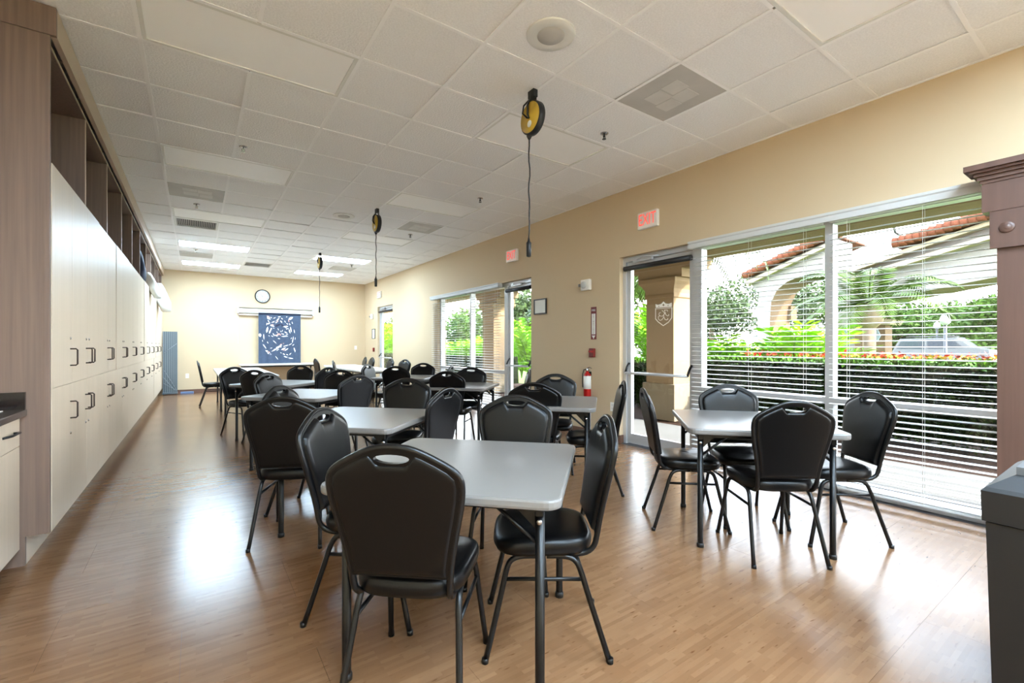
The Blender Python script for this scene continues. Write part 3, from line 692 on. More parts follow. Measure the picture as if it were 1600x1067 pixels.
make_chair(BC + 'at the right side of the fourth left-column table', (1.545, 6.80), (-.6, .8))
make_chair(BC + 'facing us at the far side of the fourth left-column table', (1.35, 7.72), (-.7, -.7))
make_chair(BC + 'back to camera at the table before the fire extinguisher', (2.30, 2.99), (.7, .7))
make_chair(BC + 'facing us at the table before the fire extinguisher', (3.19, 3.77), (-.7, -.7))
make_chair(BC + 'seen edge-on near the wall corner by the crest door', (3.05, 2.69), (-.75, .66))
make_chair(BC + 'back to camera at the table before the middle exit door', (2.45, 4.89), (.7, .7))
make_chair(BC + 'facing us at the table before the middle exit door', (3.20, 5.62), (-.65, -.75))
make_chair(BC + 'seen edge-on in front of the glass of the middle exit door', (3.59, 4.76), (-.85, .53))
make_chair(BC + 'seen edge-on in front of the middle window', (3.23, 6.28), (-.75, .66))
make_chair(BC + 'back to camera at the table before the middle window', (2.45, 6.58), (.7, .7))
make_chair(BC + 'at the far left side of the table before the middle window', (2.35, 7.62), (.7, -.7))
make_chair(BC + 'facing us at the table before the middle window', (3.29, 7.47), (-.7, -.7))
make_chair(BC + 'standing alone by the lockers at the far left long table', (.03, 11.28), (1, 0))
make_chair(BC + 'at the left of the far right long tables, nearer one', (2.34, 9.88), (.95, -.3))
make_chair(BC + 'at the left of the far right long tables, farther one', (2.34, 11.57), (1, .05))
make_chair(BC + 'wall side of far right long tables, nearest of four', (3.85, 9.72), (-1, -.25))
make_chair(BC + 'wall side of far right long tables, second of four', (3.85, 10.62), (-1, 0))
make_chair(BC + 'wall side of far right long tables, third of four', (3.85, 12.03), (-1, 0))
make_chair(BC + 'wall side of far right long tables, farthest of four', (3.85, 12.62), (-1, .1))
make_chair(BC + 'back to camera at the window-side table', None, (.60, .80), (2.871, 1.392))
make_chair(BC + 'at the window-side table with its back to the blinds', (3.44, 1.98), (-.64, -.77))
make_chair(BC + 'at the right of the window-side table, nearest the trash bin', None, (-.80, .60), (3.427, 1.28))
make_chair(BC + 'at the left of the window-side table, beside the crest door', None, (.742, -.67), (2.85, 1.956))

# ------------------------------------------------------------------ things on the right wall
def exit_sign(label, yc, zc, w=.30, h=.20):
    s_ = thing('exit_sign', label, 'exit sign', (XW, yc, zc), 0, 'red and white exit signs')
    bevel(MB().box(-.05, 0, -w / 2, w / 2, -h / 2, h / 2).build('housing', 'plastic_white', s_), .012)
    t = link('lettering', text_mesh('EXIT', .155, 'sign_red', .001), s_); t.rotation_euler = (PI / 2, 0, -PI / 2); t.location = (-.0515, 0, 0)
    t.scale = (.80, 1.25, 1)
    return s_
exit_sign('lit EXIT sign above the crest door', 3.515, 2.735, .29, .20)
exit_sign('lit EXIT sign behind the hanging socket, above the middle door', 6.34, 2.765, .32, .20)
exit_sign('small EXIT sign above the far door', 13.15, 2.73, .30, .19)
def strobe(label, y, z):
    s_ = thing('fire_strobe', label, 'fire strobe', (XW, y, z), 0, 'white fire alarm strobes')
    bevel(MB().box(-.055, 0, -.085, .085, -.075, .075).build('housing', 'plastic_white', s_), .012)
    MB().lathe([(.05, -.056), (.048, -.064), (.02, -.066)], (0, .02, 0), 20, 'x').build('horn_grille', 'grey_vent_pale', s_)
    MB().box(-.075, -.055, .086, .11, -.02, .02).build('lamp', 'lamp_glass', s_)
strobe('white fire alarm strobe on the wall left of the crest door', 4.56, 2.075); strobe('white fire alarm strobe by the far door', 13.83, 2.13)
def picture(label, y, z, w, h):
    p = thing('wall_frame', label, 'picture frame', (XW, y, z), 0, 'framed white notices'); a, b = w / 2, h / 2
    m = MB()
    for q in ((-a, a, -b, -b + .018), (-a, a, b - .018, b), (-a, -a + .018, -b + .018, b - .018), (a - .018, a, -b + .018, b - .018)): m.box(-.02, 0, *q)
    m.build('frame', 'frame_dark', p); MB().box(-.008, 0, -a + .018, a - .018, -b + .018, b - .018).build('sheet', 'paper', p)
picture('dark framed white notice beside the middle exit door', 5.60, 1.853, .31, .24); picture('small dark framed notice beside the far door', 13.72, 1.60, .28, .30)
s_ = thing('extinguisher_sign', 'narrow red and white fire extinguisher sign with down arrow', 'sign', (XW, 4.44, 1.545))
MB().box(-.004, 0, -.05, .05, -.22, .22).build('plate', 'maroon', s_); MB().box(-.005, -.004, -.034, .034, -.15, .13).build('panel', 'paper', s_)
def word(txt, size, m, y, z, parent, x=-.0065):
    t = link('lettering', text_mesh(txt, size, m), parent); t.rotation_euler = (PI / 2, 0, -PI / 2); t.location = (x, y, z); return t
word('FIRE', .04, 'paper', 0, .175, s_, -.0052)
for k, ch in enumerate('EXTINGUISHER'): word(ch, .026, 'maroon', 0, .115 - k * .0228, s_)
MB().prism([(-.034, -.165), (.034, -.165), (0, -.212)], 'x', -.006, -.004).build('arrow', 'paper', s_)
def pull(label, y, z):
    s_ = thing('fire_pull', label, 'fire alarm', (XW, y, z), 0, 'red fire alarm pull stations')
    bevel(MB().box(-.045, 0, -.045, .045, -.06, .06).build('housing', 'maroon', s_), .008)
    MB().box(-.052, -.045, -.04, .04, .005, .03).build('pull_bar', 'red', s_)
pull('small red fire alarm pull station above the extinguisher', 4.45, 1.145); pull('tiny red fire alarm pull station by the far door', 13.68, 1.12)
e = thing('fire_extinguisher', 'red fire extinguisher with white label hanging on the tan wall', 'fire extinguisher', (XW - .063, 4.50, .535)); e.scale = (.74, .74, .8)
MB().lathe([(.01, .0), (.062, .004), (.068, .02), (.068, .36), (.06, .40), (.03, .43), (.02, .45)], seg=24).build('cylinder', 'red', e)
MB().lathe([(.0688, .15), (.0688, .37)], seg=24).build('label', 'paper', e)
MB().lathe([(.022, .445), (.024, .46), (.016, .50), (.006, .51)], seg=14).build('valve', 'chrome', e)
m = MB().tube([(0, 0, .49), (0, -.05, .52), (0, -.11, .50)], .008, 8); m.tube([(0, 0, .475), (0, -.05, .475), (0, -.10, .45)], .008, 8); m.build('lever', 'chrome', e)
MB().tube([(0, .02, .48), (-.02, .07, .47), (-.03, .09, .40), (-.04, .085, .25), (-.04, .075, .17)], .010, 8).build('hose', 'black_plastic', e)
MB().box(.02, .085, -.02, .02, .30, .44).build('wall_hook', 'black_steel', e)
def plate(label, loc, axis, name='wall_outlet', cat='outlet'):
    s_ = thing(name, label, cat, loc, 0, 'white wall plates'); m = MB(); a, b = .036, .058
    if axis == 'x': m.box(-.006, 0, -a, a, -b, b)
    else: m.box(-a, a, -.006, 0, -b, b)
    m.build('cover', 'plastic_white', s_)
    for dz in (-.022, .022):
        m = MB()
        if axis == 'x': m.box(-.008, -.006, -.014, .014, dz - .014, dz + .014)
        else: m.box(-.014, .014, -.008, -.006, dz - .014, dz + .014)
        m.build('socket', 'cord', s_)
plate('white outlet low on the wall left of the crest door', (XW, 4.10, .45), 'x'); plate('white outlet on the back wall beside the blue-grey folded rack', (-.18, YB, .455), 'y')
plate('white light switch on the back wall near the right corner', (4.14, YB, 1.18), 'y', 'light_switch', 'switch')

# ------------------------------------------------------------------ things on the back wall
c = thing('wall_clock', 'round white wall clock with black rim above the screen', 'clock', (1.55, YB, 2.635))
MB().lathe([(.170, 0), (.192, -.008), (.192, -.035), (.180, -.042), (.172, -.036), (.172, -.012)], seg=40, axis='y').build('rim', 'ink', c)
fc = MB().lathe([(.172, -.006), (.172, -.016), (.002, -.017)], seg=40, axis='y').build('face', 'paper', c)
for k in range(12):
    a = 2 * PI * k / 12; t = link('numeral', text_mesh(str(12 if k == 0 else k), .045, 'ink'), fc); t.rotation_euler = (PI / 2, 0, 0); t.location = (.135 * math.sin(a), -.019, .135 * math.cos(a))
for ang, ln, wd, nm in ((math.radians(322), .085, .008, 'hour_hand'), (math.radians(264), .13, .006, 'minute_hand')):
    d = Vector((math.sin(ang), 0, math.cos(ang))); MB().tube([tuple(d * -.02 + Vector((0, -.022, 0))), tuple(d * ln + Vector((0, -.022, 0)))], wd / 2, 6).build(nm, 'ink', c)
s_ = thing('projection_screen', 'white rolled-up projection screen case on the back wall', 'projector screen', (1.91, YB, 2.205))
MB().cyl((-.94, -.075, .0), (.94, -.075, .0), .066, 20).build('case', 'white_metal', s_)
for sg in (-1, 1): bevel(MB().box(sg * .955 - .018, sg * .955 + .018, -.145, 0, -.08, .085).build('end_cap', 'white_metal', s_), .01)
MB().box(-.965, .965, -.06, -.002, .082, .092).build('wall_bracket', 'frame_dark', s_)
MB().box(-.93, .93, -.085, -.06, -.118, -.088).build('bottom_bar', 'white_metal', s_)
MB().cyl((-.945, -.07, -.08), (-.95, -.03, -.90), .004, 6).build('pull_cord', 'cord', s_)
# tiger blanket
bl = thing('tiger_blanket', 'blue blanket with a white tiger face print hung under the screen', 'blanket', (1.98, YB - .13, .745))
BW, BH = 1.08, 1.40
def wav(u): return .012 * math.sin(u * 17) + .008 * math.sin(u * 41 + 1)
N = 40; V = []; Fq = []
for s2 in (0, 1):
    for i in range(N + 1):
        u = i / N
        for z in (0, .33, .66, 1): V.append(((u - .5) * BW, wav(u) * (1.2 - .6 * z) + s2 * .006, z * BH))
q = (N + 1) * 4
for i in range(N):
    for j in range(3):
        a = i * 4 + j; Fq += [(a, a + 4, a + 5, a + 1), (q + a + 1, q + a + 5, q + a + 4, q + a)]
MB().add(V, Fq, True).build('cloth', 'blanket_blue', bl, False)
MB().tube([(-.54, -.01, BH), (0, -.005, BH + .005), (.54, -.01, BH)], .018, 8).build('top_hem', 'navy', bl)
def P2(a, b): return ((a - 330) / 515 - .5) * BW, (975 - b) / 580 * BH
def strokes(L, m, name):
    mb = MB()
    for (x0, y0, x1, y1, w) in L:
        a, b = Vector(P2(x0, y0)), Vector(P2(x1, y1)); t = (b - a); n = Vector((-t.y, t.x)).normalized() * w * BW / 515 / 2 * .9
        pts = [a, a + t * .3 + n, a + t * .7 + n * .9, b, b - t * .3 - n * .9, a + t * .3 - n]
        vv = [(p.x, wav(p.x / BW + .5) * (1.2 - .6 * p.y / BH) - .004, p.y) for p in pts]; mb.add(vv, [tuple(range(6))])
    return mb.build(name, m, bl, False)
WS = [(430, 430, 470, 465, 34), (690, 460, 750, 425, 34), (430, 520, 470, 500, 16), (425, 620, 440, 545, 26), (455, 630, 480, 560, 20), (465, 525, 520, 545, 22), (470, 590, 490, 560, 14), (480, 500, 560, 470, 14), (545, 480, 580, 440, 18), (590, 470, 615, 500, 16), (560, 430, 600, 425, 12),
      (620, 545, 690, 540, 20), (640, 600, 680, 625, 16), (690, 560, 715, 625, 16), (715, 540, 730, 610, 18), (660, 575, 690, 560, 12), (520, 640, 560, 660, 14), (600, 660, 690, 655, 16), (560, 680, 590, 690, 12), (500, 620, 520, 660, 12), (600, 625, 640, 635, 14),
      (390, 630, 395, 700, 14), (380, 750, 420, 800, 14), (410, 820, 470, 860, 24), (430, 850, 485, 875, 22), (480, 840, 600, 775, 18), (510, 810, 640, 745, 16), (560, 790, 690, 765, 12), (690, 765, 740, 740, 10), (740, 740, 755, 655, 12), (760, 790, 775, 840, 16), (740, 770, 765, 750, 10),
      (600, 820, 660, 790, 20), (640, 830, 690, 800, 16), (630, 895, 700, 915, 16), (690, 915, 755, 925, 16), (530, 890, 565, 935, 8), (345, 625, 350, 670, 36), (760, 570, 770, 620, 10), (500, 705, 545, 745, 10), (430, 720, 445, 745, 10), (700, 880, 730, 855, 12), (620, 860, 650, 880, 14)]
PS = [(425, 420, 465, 440, 20), (700, 440, 745, 430, 20), (545, 655, 580, 620, 26), (575, 625, 600, 650, 18), (480, 520, 515, 525, 12), (640, 540, 680, 530, 10), (440, 840, 470, 845, 16), (580, 760, 640, 735, 12), (545, 490, 570, 480, 12), (620, 830, 650, 805, 10), (690, 460, 700, 490, 12)]
WS += [(x, y, x + dx, y + dy, w) for x, y, dx, dy, w in ((440, 470, 18, 30, 12), (505, 450, 30, -14, 10), (530, 505, 24, -16, 10), (600, 440, 22, 18, 12), (640, 470, 18, 26, 10), (665, 500, 22, 18, 12), (700, 500, 14, 26, 12), (735, 480, 10, 30, 10), (430, 500, -6, 34, 10), (445, 650, 20, 8, 8), (480, 650, 26, 16, 10), (655, 640, 34, -8, 10), (560, 560, 12, 30, 8), (620, 580, -10, 26, 8), (405, 780, 16, 26, 10), (375, 700, 6, 26, 8), (465, 800, 30, -6, 8), (540, 830, 40, -22, 8), (650, 770, 40, -10, 8), (720, 690, 16, -20, 8), (775, 700, 4, -34, 8), (660, 870, 30, 12, 10), (590, 850, 20, 10, 8), (780, 820, -8, 30, 8), (470, 430, 22, 20, 8), (660, 430, 20, -8, 8), (545, 600, 14, 22, 8), (590, 590, 12, 20, 8), (500, 560, 22, 6, 8), (650, 560, 22, -8, 8))]
DS = [(520, 545, 600, 510, 30), (600, 510, 640, 560, 26), (455, 560, 470, 600, 8), (700, 560, 690, 600, 8), (450, 820, 480, 870, 8), (560, 460, 590, 460, 6)]
for L_, m_, n_ in ((WS, 'print_white', 'white_stripe'), (PS, 'print_pink', 'pink_patch'), (DS, 'print_dark', 'dark_stripe')):
    for q_ in L_: strokes([q_], m_, n_)
# folded rack in the corner
r = thing('folded_rack', 'blue-grey ribbed folded rack leaning in the back left corner', 'rack', (-.53, YB - .30, 0))
MB().box(-.15, .15, .10, .13, .06, 1.60).build('panel', 'slate', r)
me = MB().box(-.004, .004, .09, .10, .06, 1.60).mesh('rib', 'slate_light')
for k in range(8): link('rib', me, r).location = (-.135 + k * .0386, 0, 0)
for a, b in (((-.14, 1.05), (.14, 1.30)), ((-.14, .45), (.10, .10)), ((-.14, .30), (.14, .10)), ((-.12, .62), (.13, .12))):
    MB().tube([(a[0], .082, a[1]), (b[0], .082, b[1])], .005, 6).build('brace', 'slate_light', r)
m = MB(); m.box(-.155, .155, .0, .14, .025, .06); m.build('base', 'slate', r)
for sx in (-.13, .13): MB().lathe([(.025, -.01), (.025, .01)], (sx, .05, .025), 14, 'x').build('caster', 'black_plastic', r)
o = tag(bevel(MB().box(-.14, .14, -.04, .04, 0, .055).build('blue_pad', 'blue_tape'), .01), 'small flat blue pad on the floor beside the folded rack', 'pad'); o.location = (-.18, YB - .12, 0)

# ------------------------------------------------------------------ wooden surround and trash bin at the right edge
WX = 4.19
p = thing('wood_surround', 'reddish wood pilaster with crown cornice against the window wall', 'pilaster', (XW, .3, 0))
def wb(name, y1, z0, z1, x, m='red_wood', parent=None): return MB().box(x - XW, -.105, -.9, y1 - .3, z0, z1).build(name, m, parent or p)
Y = lambda px: onx(px, 500, WX)[1]
wb('shaft', Y(1557), .0, 2.02, WX + .015); wb('frieze', Y(1534), 2.10, 2.30, WX - .005); wb('capital_block', Y(1546), 1.95, 2.10, WX)
st = MB().box(WX - .012 - XW, WX + .01 - XW, -.05 - .3 + .3, Y(1547) - .3, 1.86, 2.085).build('tab_block', 'red_wood', p)
MB().lathe([(.036, 0), (.034, -.008), (.02, -.004), (.012, -.010), (.002, -.010)], (WX - .012 - XW, Y(1574) - .3, 1.985), 20, 'x').build('rosette', 'red_wood', st)
m = MB()
for k, (dy, dx, z0, z1) in enumerate(((.008, .012, 2.285, 2.305), (.018, .025, 2.305, 2.33), (.032, .042, 2.33, 2.35), (.050, .065, 2.35, 2.365), (.072, .085, 2.365, 2.40))):
    m.box(WX - dx - XW, -.105, -.9, Y(1534) + dy - .3, z0, z1)
m.build('cornice', 'red_wood', p)
MB().box(-.105, -.003, -.9, -.05, 0, 2.30).build('return_panel', 'red_wood', p)
b = thing('trash_bin', 'tall black square trash bin with hooded lid at the right edge', 'trash bin', (2.44, .06, 0))
def ring(x0, x1, y0, y1, z): return [(x0, y0, z), (x1, y0, z), (x1, y1, z), (x0, y1, z)]
MB().rings([ring(-.27, .27, -.27, .27, .0), ring(-.285, .285, -.285, .285, .655)], False).build('body', 'bin_black', b)
MB().rings([ring(-.293, .293, -.293, .293, .660), ring(-.295, .295, -.295, .295, .760), ring(-.285, .285, -.285, .285, .772), ring(-.215, .215, -.225, .225, .815)], False).build('lid', 'bin_black', b)
m = MB()
for q in ((-.215, .215, -.225, -.205), (-.215, .215, .205, .225), (-.215, -.195, -.205, .205), (.195, .215, -.205, .205)): m.box(*q, .815, .84)
m.build('opening_rim', 'bin_grey', b); MB().box(-.195, .195, -.205, .205, .80, .819).build('opening', 'ink', b)

# ------------------------------------------------------------------ outside: paving, beds
MB().box(XW + T, 6.3, -12, 30, -.13, -.03).build('walkway', 'concrete')['kind'] = 'structure'
MB().box(6.3, 9.2, -14, 34, -.13, -.04).build('planting_bed', 'mulch')['kind'] = 'structure'
MB().box(9.2, 22, -60, 90, -.13, -.05).build('lawn', 'grass')['kind'] = 'structure'
MB().box(22, 160, -120, 160, -.13, -.06).build('parking_lot', 'asphalt')['kind'] = 'structure'
# covered walk: soffit, beam, columns
MB().box(XW + T, 7.2, -8, 26, 3.02, 3.12).build('walkway_soffit', 'stucco_tan')['kind'] = 'structure'
MB().box(6.55, 7.2, -8, 26, 2.72, 3.02).build('walkway_beam', 'stucco_tan')['kind'] = 'structure'
def column(label, y, x=6.88):
    c = thing('portico_column', label, 'column', (x, y, -.03), 0, 'square stucco portico columns')
    bevel(MB().box(-.33, .33, -.33, .33, 0, .62).build('pedestal', 'stucco_cream', c), .01)
    MB().box(-.28, .28, -.28, .28, .62, 2.10).build('shaft', 'stucco_tan', c)
    R = [ring(-h, h, -h, h, z) for h, z in ((.28, 2.08), (.30, 2.10), (.30, 2.14), (.29, 2.17), (.30, 2.24), (.34, 2.31), (.38, 2.36), (.38, 2.42), (.36, 2.42))]
    MB().rings(R, False).build('capital', 'stucco_tan', c)
    MB().box(-.30, .30, -.62, .62, 2.56, 2.75).build('corbel', 'stucco_tan', c); MB().box(-.30, .30, -.45, .45, 2.42, 2.56).build('corbel', 'stucco_tan', c)
column('tan stucco portico column seen through the crest door', 5.02); column('tan stucco portico column seen through the middle window', 10.65); column('tan stucco portico column beyond the far door', 16.4)

# ------------------------------------------------------------------ plants
def leafmesh(name, m, gen, n, size, parent, seed, up=.3, aspect=2.0):
    rnd = random.Random(seed); V = []; Q = []
    for i in range(n):
        x, y, z = gen(rnd); s2 = size * rnd.uniform(.6, 1.3); d = Vector((rnd.gauss(0, 1), rnd.gauss(0, 1), rnd.gauss(0, .7) + up)).normalized(); w = d.cross(Vector((rnd.gauss(0, 1), rnd.gauss(0, 1), rnd.gauss(0, 1)))).normalized()
        a = Vector((x, y, z)); k = len(V); V += [a, a + d * s2 * .5 + w * s2 / aspect / 2, a + d * s2, a + d * s2 * .5 - w * s2 / aspect / 2]; Q.append((k, k + 1, k + 2, k + 3))
    return MB().add(V, Q).build(name, m, parent, False)
def hedge(label, x0, x1, y0, y1, h, n, seed, flowers=True):
    c = thing('hedge', label, 'hedge', ((x0 + x1) / 2, (y0 + y1) / 2, -.04), 0, 'clipped hedges along the walk'); hx, hy = (x1 - x0) / 2, (y1 - y0) / 2
    bm = MB(); R = []
    nn = 24
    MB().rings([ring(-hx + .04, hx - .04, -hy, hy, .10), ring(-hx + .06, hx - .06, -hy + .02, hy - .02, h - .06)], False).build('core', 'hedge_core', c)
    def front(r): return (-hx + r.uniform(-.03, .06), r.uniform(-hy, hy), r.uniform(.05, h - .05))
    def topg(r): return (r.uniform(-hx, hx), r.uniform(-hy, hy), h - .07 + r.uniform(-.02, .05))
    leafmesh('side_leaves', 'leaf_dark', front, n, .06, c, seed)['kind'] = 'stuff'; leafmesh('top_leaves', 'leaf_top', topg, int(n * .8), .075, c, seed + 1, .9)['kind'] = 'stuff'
    if flowers:
        leafmesh('red_blossoms', 'flower_red', lambda r: (hx + r.uniform(.1, .5), r.uniform(-hy * .5, hy * .75), h - .02 + r.uniform(-.05, .10)), int(n * .10), .07, c, seed + 2)['kind'] = 'stuff'
        leafmesh('yellow_blossoms', 'flower_yellow', lambda r: (hx + r.uniform(.1, .5), r.uniform(-hy * .6, hy * .5), h - .03 + r.uniform(-.05, .08)), int(n * .10), .07, c, seed + 3)['kind'] = 'stuff'
    return c
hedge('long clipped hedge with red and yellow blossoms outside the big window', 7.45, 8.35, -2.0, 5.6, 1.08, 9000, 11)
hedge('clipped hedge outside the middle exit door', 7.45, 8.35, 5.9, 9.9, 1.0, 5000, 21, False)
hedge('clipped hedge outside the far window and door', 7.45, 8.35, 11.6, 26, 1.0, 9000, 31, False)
def blob(cx, cy, cz, rx, ry, rz, shell=.55):
    def g(r):
        while True:
            v = Vector((r.uniform(-1, 1), r.uniform(-1, 1), r.uniform(-1, 1)))
            if shell < v.length < 1: return (cx + v.x * rx, cy + v.y * ry, cz + v.z * rz)
    return g
def tree(label, x, y, h, rx, rz, m, n, size, seed, name='tree', clumps=9):
    t = thing(name, label, 'tree', (x, y, -.05), 0, 'trees outside'); rnd = random.Random(seed)
    tk = MB().tube([(0, 0, 0), (.1, .05, h * .3), (-.05, .1, h * .62)], [.03 * h, .024 * h, .014 * h], 8)
    C = []
    for k in range(clumps):
        a = rnd.uniform(0, 2 * PI); rr = rnd.uniform(.2, .75) * rx; zz = h - rz + rnd.uniform(-.75, .6) * rz
        C.append((rr * math.cos(a), rr * math.sin(a), zz)); tk.tube([(-.02, .06, h * .42), (C[-1][0] * .5, C[-1][1] * .5, (h * .45 + zz) / 2), C[-1]], [.012 * h, .008 * h, .003 * h], 6)
    tk.build('trunk', 'bark', t)
    gens = [blob(*c, rx * .5, rx * .5, rz * .42, .2) for c in C]
    leafmesh('foliage', m, lambda r: r.choice(gens)(r), n, size, t, seed)['kind'] = 'stuff'
    return t
def bush(label, x, y, h, r, m, n, seed, size=.35):
    b = thing('leafy_bush', label, 'bush', (x, y, -.05), 0, 'bright green bushes'); rnd = random.Random(seed); V = []; Q = []; st = MB()
    for i in range(n):                                            # arching feathery stems with pinnate leaflets
        a = rnd.uniform(0, 2 * PI); L = h * rnd.uniform(.75, 1.15); sp = r * rnd.uniform(.3, 1.0); pts = []
        for k in range(9):
            t = k / 8; pts.append(Vector((math.cos(a) * sp * t ** 1.3, math.sin(a) * sp * t ** 1.3, L * (t - .32 * t * t * rnd.uniform(.9, 1.1)) * 1.25)))
        st.tube(pts, [.012 - .001 * k for k in range(9)], 4)
        for k in range(2, 9):
            for s2 in (-1, 1):
                for rep in range(2):
                    p0 = pts[k] if rep == 0 else (pts[k] + pts[k - 1]) / 2; d = (pts[k] - pts[k - 1]).normalized(); side2 = d.cross(Vector((0, 0, 1))).normalized() * s2
                    e = (side2 + d * .6 + Vector((0, 0, -.25 + rnd.uniform(-.2, .2)))).normalized() * size * rnd.uniform(.7, 1.1); w = d * size * .09; q = len(V)
                    V += [p0 - w, p0 + e * .5 - w, p0 + e, p0 + e * .5 + w]; Q.append((q, q + 1, q + 2, q + 3))
    st.build('stems', 'leaf_mid', b); MB().add(V, Q).build('leaves', m, b, False)['kind'] = 'stuff'
def palm(label, x, y, trunk, L, n, seed, droop=1.0):
    p = thing('palm_tree', label, 'palm tree', (x, y, -.05), 0, 'palm trees'); rnd = random.Random(seed)
    MB().tube([(0, 0, 0), (.02, 0, trunk * .5), (0, 0, trunk)], [.16, .12, .13], 12).build('trunk', 'bark', p)
    MB().lathe([(.12, trunk - .1), (.25, trunk + .05), (.28, trunk + .25), (.22, trunk + .45), (.08, trunk + .55)], seg=14).build('crown_boot', 'bark', p)
    for i in range(n):
        a = 2 * PI * i / n * 2.618 + rnd.uniform(-.2, .2); el = 1.25 - 1.25 * (i / n) + rnd.uniform(-.1, .1); pts = []; ps = Vector((0, 0, trunk + .4)); ang = el
        for k in range(11):
            pts.append(ps.copy()); ps = ps + Vector((math.cos(a) * math.cos(ang), math.sin(a) * math.cos(ang), math.sin(ang))) * L / 10; ang -= droop * (.10 + .022 * k)
        m = MB().tube(pts, [.018 - .0014 * k for k in range(11)], 5)
        for k in range(1, 11):
            d = (pts[k] - pts[k - 1]).normalized(); sd = Vector((-math.sin(a), math.cos(a), 0))
            for rep in range(3):
                p0 = pts[k - 1].lerp(pts[k], rep / 3); ln = L * .26 * math.sin(PI * (.12 + .8 * (k + rep / 3) / 11))
                for s2 in (-1, 1):
                    e = (sd * s2 + d * .7 + Vector((0, 0, -.35))).normalized() * ln; w = d * .032
                    m.add([p0 - w, p0 + e * .5 - w * .8, p0 + e, p0 + e * .5 + w * .8], [(0, 1, 2, 3)])
        m.build('frond', 'frond', p, False)
pb = onx(1358, 553, 12.5); palm('small palm tree with round boot in front of the portico', pb[0], pb[1], 1.78, 1.75, 20, 5, .9)
pq = onx(1066, 430, 9.6); palm('tall palm whose fronds hang into the upper left of the big window', pq[0], pq[1], 3.25, 2.5, 20, 6, 1.15)
for k, (px, X, h, r, lab) in enumerate(((1135, 9.6, 1.45, .9, 'lime green feathery bush behind the hedge, left of the pier'), (1180, 10.6, 1.5, 1.0, 'lime green feathery bush in front of the white pier'), (1235, 9.7, 1.75, 1.0, 'tall lime green feathery bush behind the hedge under the arch'), (1275, 10.4, 1.7, .9, 'lime green feathery bush behind the window mullion'), (1030, 9.8, 2.2, 1.0, 'green feathery bush behind the portico column'), (830, 9.4, 2.3, 1.1, 'bright lime feathery bush outside the middle exit door'), (815, 10.6, 2.0, 1.1, 'second lime bush outside the middle exit door'), (712, 9.6, 1.6, 1.0, 'lime bush outside the middle window'), (750, 10.2, 1.7, 1.0, 'lime bush behind the far portico column'))):
    q = onx(px, 540, X); bush(lab, q[0], q[1], h, r, 'leaf_lime', 34, 40 + k)
TR = [(1112, 27, 6.2, 3.4, 2.4, 'leaf_grey', 'grey-green oak left of the white pier'), (1262, 32, 6.0, 3.6, 2.3, 'leaf_grey', 'grey-green tree seen through the left arch'), (1400, 36, 4.0, 2.2, 1.6, 'leaf_mid', 'green tree right of the peach pier'), (1440, 44, 4.4, 2.6, 1.8, 'leaf_mid', 'green tree behind the lamp posts'), (1488, 56, 5.6, 4.2, 2.2, 'leaf_grey', 'round grey-green tree in the distance'), (1530, 42, 4.3, 2.8, 1.8, 'leaf_mid', 'light green tree at the right end of the view'), (1562, 34, 4.0, 2.2, 1.6, 'leaf_mid', 'light green tree beside the wooden pilaster'),
      (1012, 20, 5.6, 2.4, 2.2, 'leaf_mid', 'tree behind the portico column at the crest door'), (835, 15, 4.8, 2.6, 2.0, 'leaf_grey', 'grey-green tree outside the middle exit door'), (780, 18, 5.0, 3.0, 2.2, 'leaf_mid', 'green tree outside the middle window'), (715, 17, 4.4, 2.6, 1.9, 'leaf_mid', 'green tree outside the farther half of the middle window'), (602, 16, 5.0, 2.8, 2.2, 'leaf_mid', 'green tree outside the far door'), (612, 12, 3.0, 1.4, 1.2, 'leaf_lime', 'light green tree outside the far door')]
for k, (px, X, h, rx, rz, m, lab) in enumerate(TR):
    q = onx(px, 540, X); tree(lab, q[0], q[1], h, rx, rz, m, 6000, .27, 60 + k)

# ------------------------------------------------------------------ porte-cochere across the drive
def poly_wall(name, pts, X, depth, m, parent, soffit=None):
    P = [onx(a, b, X)[1:] for a, b in pts]
    o = MB().prism(P, 'x', X, X + depth).build(name, m, parent)
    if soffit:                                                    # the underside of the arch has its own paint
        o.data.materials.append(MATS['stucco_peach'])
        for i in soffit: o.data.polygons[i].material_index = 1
    return o
g = thing('portico_building', 'white arched portico building with red tile roof behind the hedge', 'building', (0, 0, 0))
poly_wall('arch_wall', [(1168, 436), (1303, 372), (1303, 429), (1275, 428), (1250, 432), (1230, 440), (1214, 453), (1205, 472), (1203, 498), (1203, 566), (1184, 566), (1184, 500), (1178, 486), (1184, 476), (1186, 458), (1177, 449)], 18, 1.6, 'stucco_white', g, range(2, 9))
poly_wall('inner_pier', [(1203, 478), (1236, 478), (1236, 500), (1203, 500)], 19.4, .5, 'stucco_peach', g)
poly_wall('gable_wall', [(1309, 424), (1600, 332), (1600, 424), (1556, 433), (1520, 440), (1480, 448), (1440, 456), (1400, 464), (1365, 474), (1345, 490), (1335, 510), (1335, 566), (1309, 566)], 14.5, 1.5, 'stucco_white', g, range(2, 11))
poly_wall('peach_pier', [(1336, 497), (1383, 497), (1383, 566), (1336, 566)], 13.9, .5, 'stucco_peach', g)
poly_wall('pier_cap', [(1362, 499), (1396, 499), (1390, 507), (1362, 507)], 13.7, .8, 'stucco_cream', g)
for (a, b), (c2, d) in (((1322, 420), (1600, 326)), ((1330, 432), (1600, 350))): poly_wall('rake_moulding', [(a, b), (c2, d), (c2, d + 7), (a, b + 7)], 14.2, .3, 'stucco_cream', g)
poly_wall('rake_moulding', [(1164, 440), (1303, 374), (1303, 380), (1166, 446)], 17.75, .25, 'stucco_cream', g)
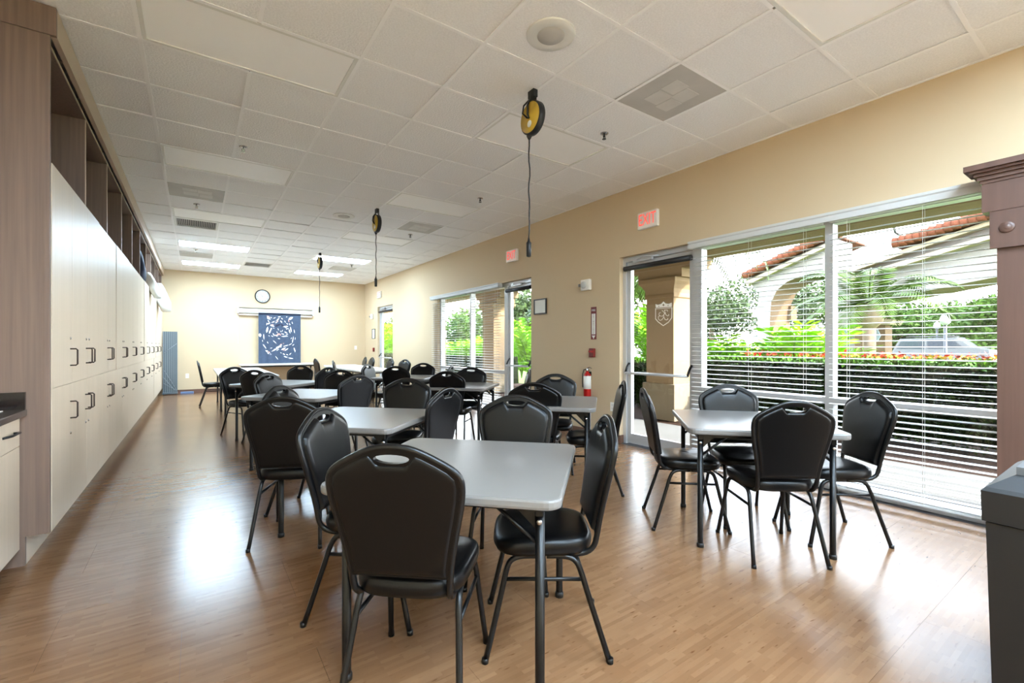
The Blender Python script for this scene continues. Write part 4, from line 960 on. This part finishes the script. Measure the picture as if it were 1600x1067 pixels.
for px, py, X in ((1322, 517, 14.45), (1370, 524, 13.85)):
    q = [onx(px + dx, py + dy, X - .08)[1:] for dx, dy in ((-5, 0), (0, -10), (5, 0), (0, 10))]; MB().prism(q, 'x', X - .08, X).build('diamond_ornament', 'slate', g)
# barrel tiles along the roof edges
for (x0, y0, x1, y1, X, n, rr) in ((1162, 432, 1300, 364, 17.7, 16, .16), (1395, 382, 1600, 318, 14.1, 16, .14)):
    A, Bv = Vector(onx(x0, y0, X)), Vector(onx(x1, y1, X)); t = (Bv - A).normalized()
    sl = thing; m = MB(); 
    rf = MB().add([tuple(A + Vector((0, 0, -.06))), tuple(Bv + Vector((0, 0, -.06))), tuple(Bv + Vector((3, 0, -.06))), tuple(A + Vector((3, 0, -.06))), tuple(A), tuple(Bv), tuple(Bv + Vector((3, 0, 0))), tuple(A + Vector((3, 0, 0)))],
        [(0, 1, 2, 3), (7, 6, 5, 4), (0, 4, 5, 1), (1, 5, 6, 2), (2, 6, 7, 3), (3, 7, 4, 0)]).build('roof', 'terracotta', g)
    for k in range(n):
        a = A + (Bv - A) * (k / n); b = A + (Bv - A) * ((k + 1.06) / n); a.z += .03; b.z += .0
        MB().tube([tuple(a), tuple(b)], [rr, rr * .82], 8).build('roof_tile', 'terracotta', rf)
fl2 = onx(1395, 350, 14.0)
m = MB(); m.box(fl2[0] - .1, fl2[0] + .1, fl2[1] - .16, fl2[1] + .16, fl2[2] - .05, fl2[2] + .09); m.tube([(fl2[0] + .4, fl2[1] - .1, fl2[2] - .28), (fl2[0], fl2[1] - .05, fl2[2] - .22), (fl2[0], fl2[1], fl2[2])], .03, 6)
tag(m.build('floodlight', 'lamp_black'), 'black floodlight on the eave of the portico roof', 'floodlight')
# van and street lamps
q = onx(1465, 553, 30); v = thing('van', 'white van parked beyond the hedge', 'van', (30, q[1], -.06)); s3 = 1.0
prof = [(-1.55, .35), (-1.6, .95), (-1.5, 1.15), (-1.25, 1.65), (.8, 1.7), (1.3, 1.25), (1.9, 1.1), (1.95, .35)]
MB().prism([(-y, z) for y, z in prof], 'x', -.8, .8).build('body', 'car_white', v)
MB().prism([(-y, z) for y, z in [(-1.4, 1.15), (-1.2, 1.55), (-.3, 1.58), (-.3, 1.15)]], 'x', -.815, -.80).build('side_window', 'car_glass', v)
MB().prism([(-y, z) for y, z in [(-.2, 1.15), (-.2, 1.58), (.7, 1.58), (1.1, 1.2)]], 'x', -.815, -.80).build('side_window', 'car_glass', v)
for yy in (-1.0, 1.25): MB().lathe([(.33, -.85), (.33, -.65)], (0, -yy, .33), 18, 'x').build('wheel', 'lamp_black', v)
for yy in (-.45, .45): MB().tube([(yy, 1.1, 1.74), (yy, -.7, 1.76)], .02, 6).build('roof_rail', 'lamp_black', v)
for px, X, h, lab in ((1477, 21, 2.0, 'black street lamp with white globe in front of the van'), (1464, 33, 2.2, 'smaller farther street lamp behind the van')):
    q = onx(px, 540, X); l = thing('street_lamp', lab, 'street lamp', (q[0], q[1], -.06), 0, 'street lamps')
    MB().tube([(0, 0, 0), (0, 0, .3), (0, 0, h)], [.09, .05, .045], 10).build('post', 'lamp_black', l); MB().lathe([(.05, h), (.13, h + .08), (.15, h + .2), (.10, h + .33), (.03, h + .40)], seg=14).build('globe', 'lamp_glass', l)
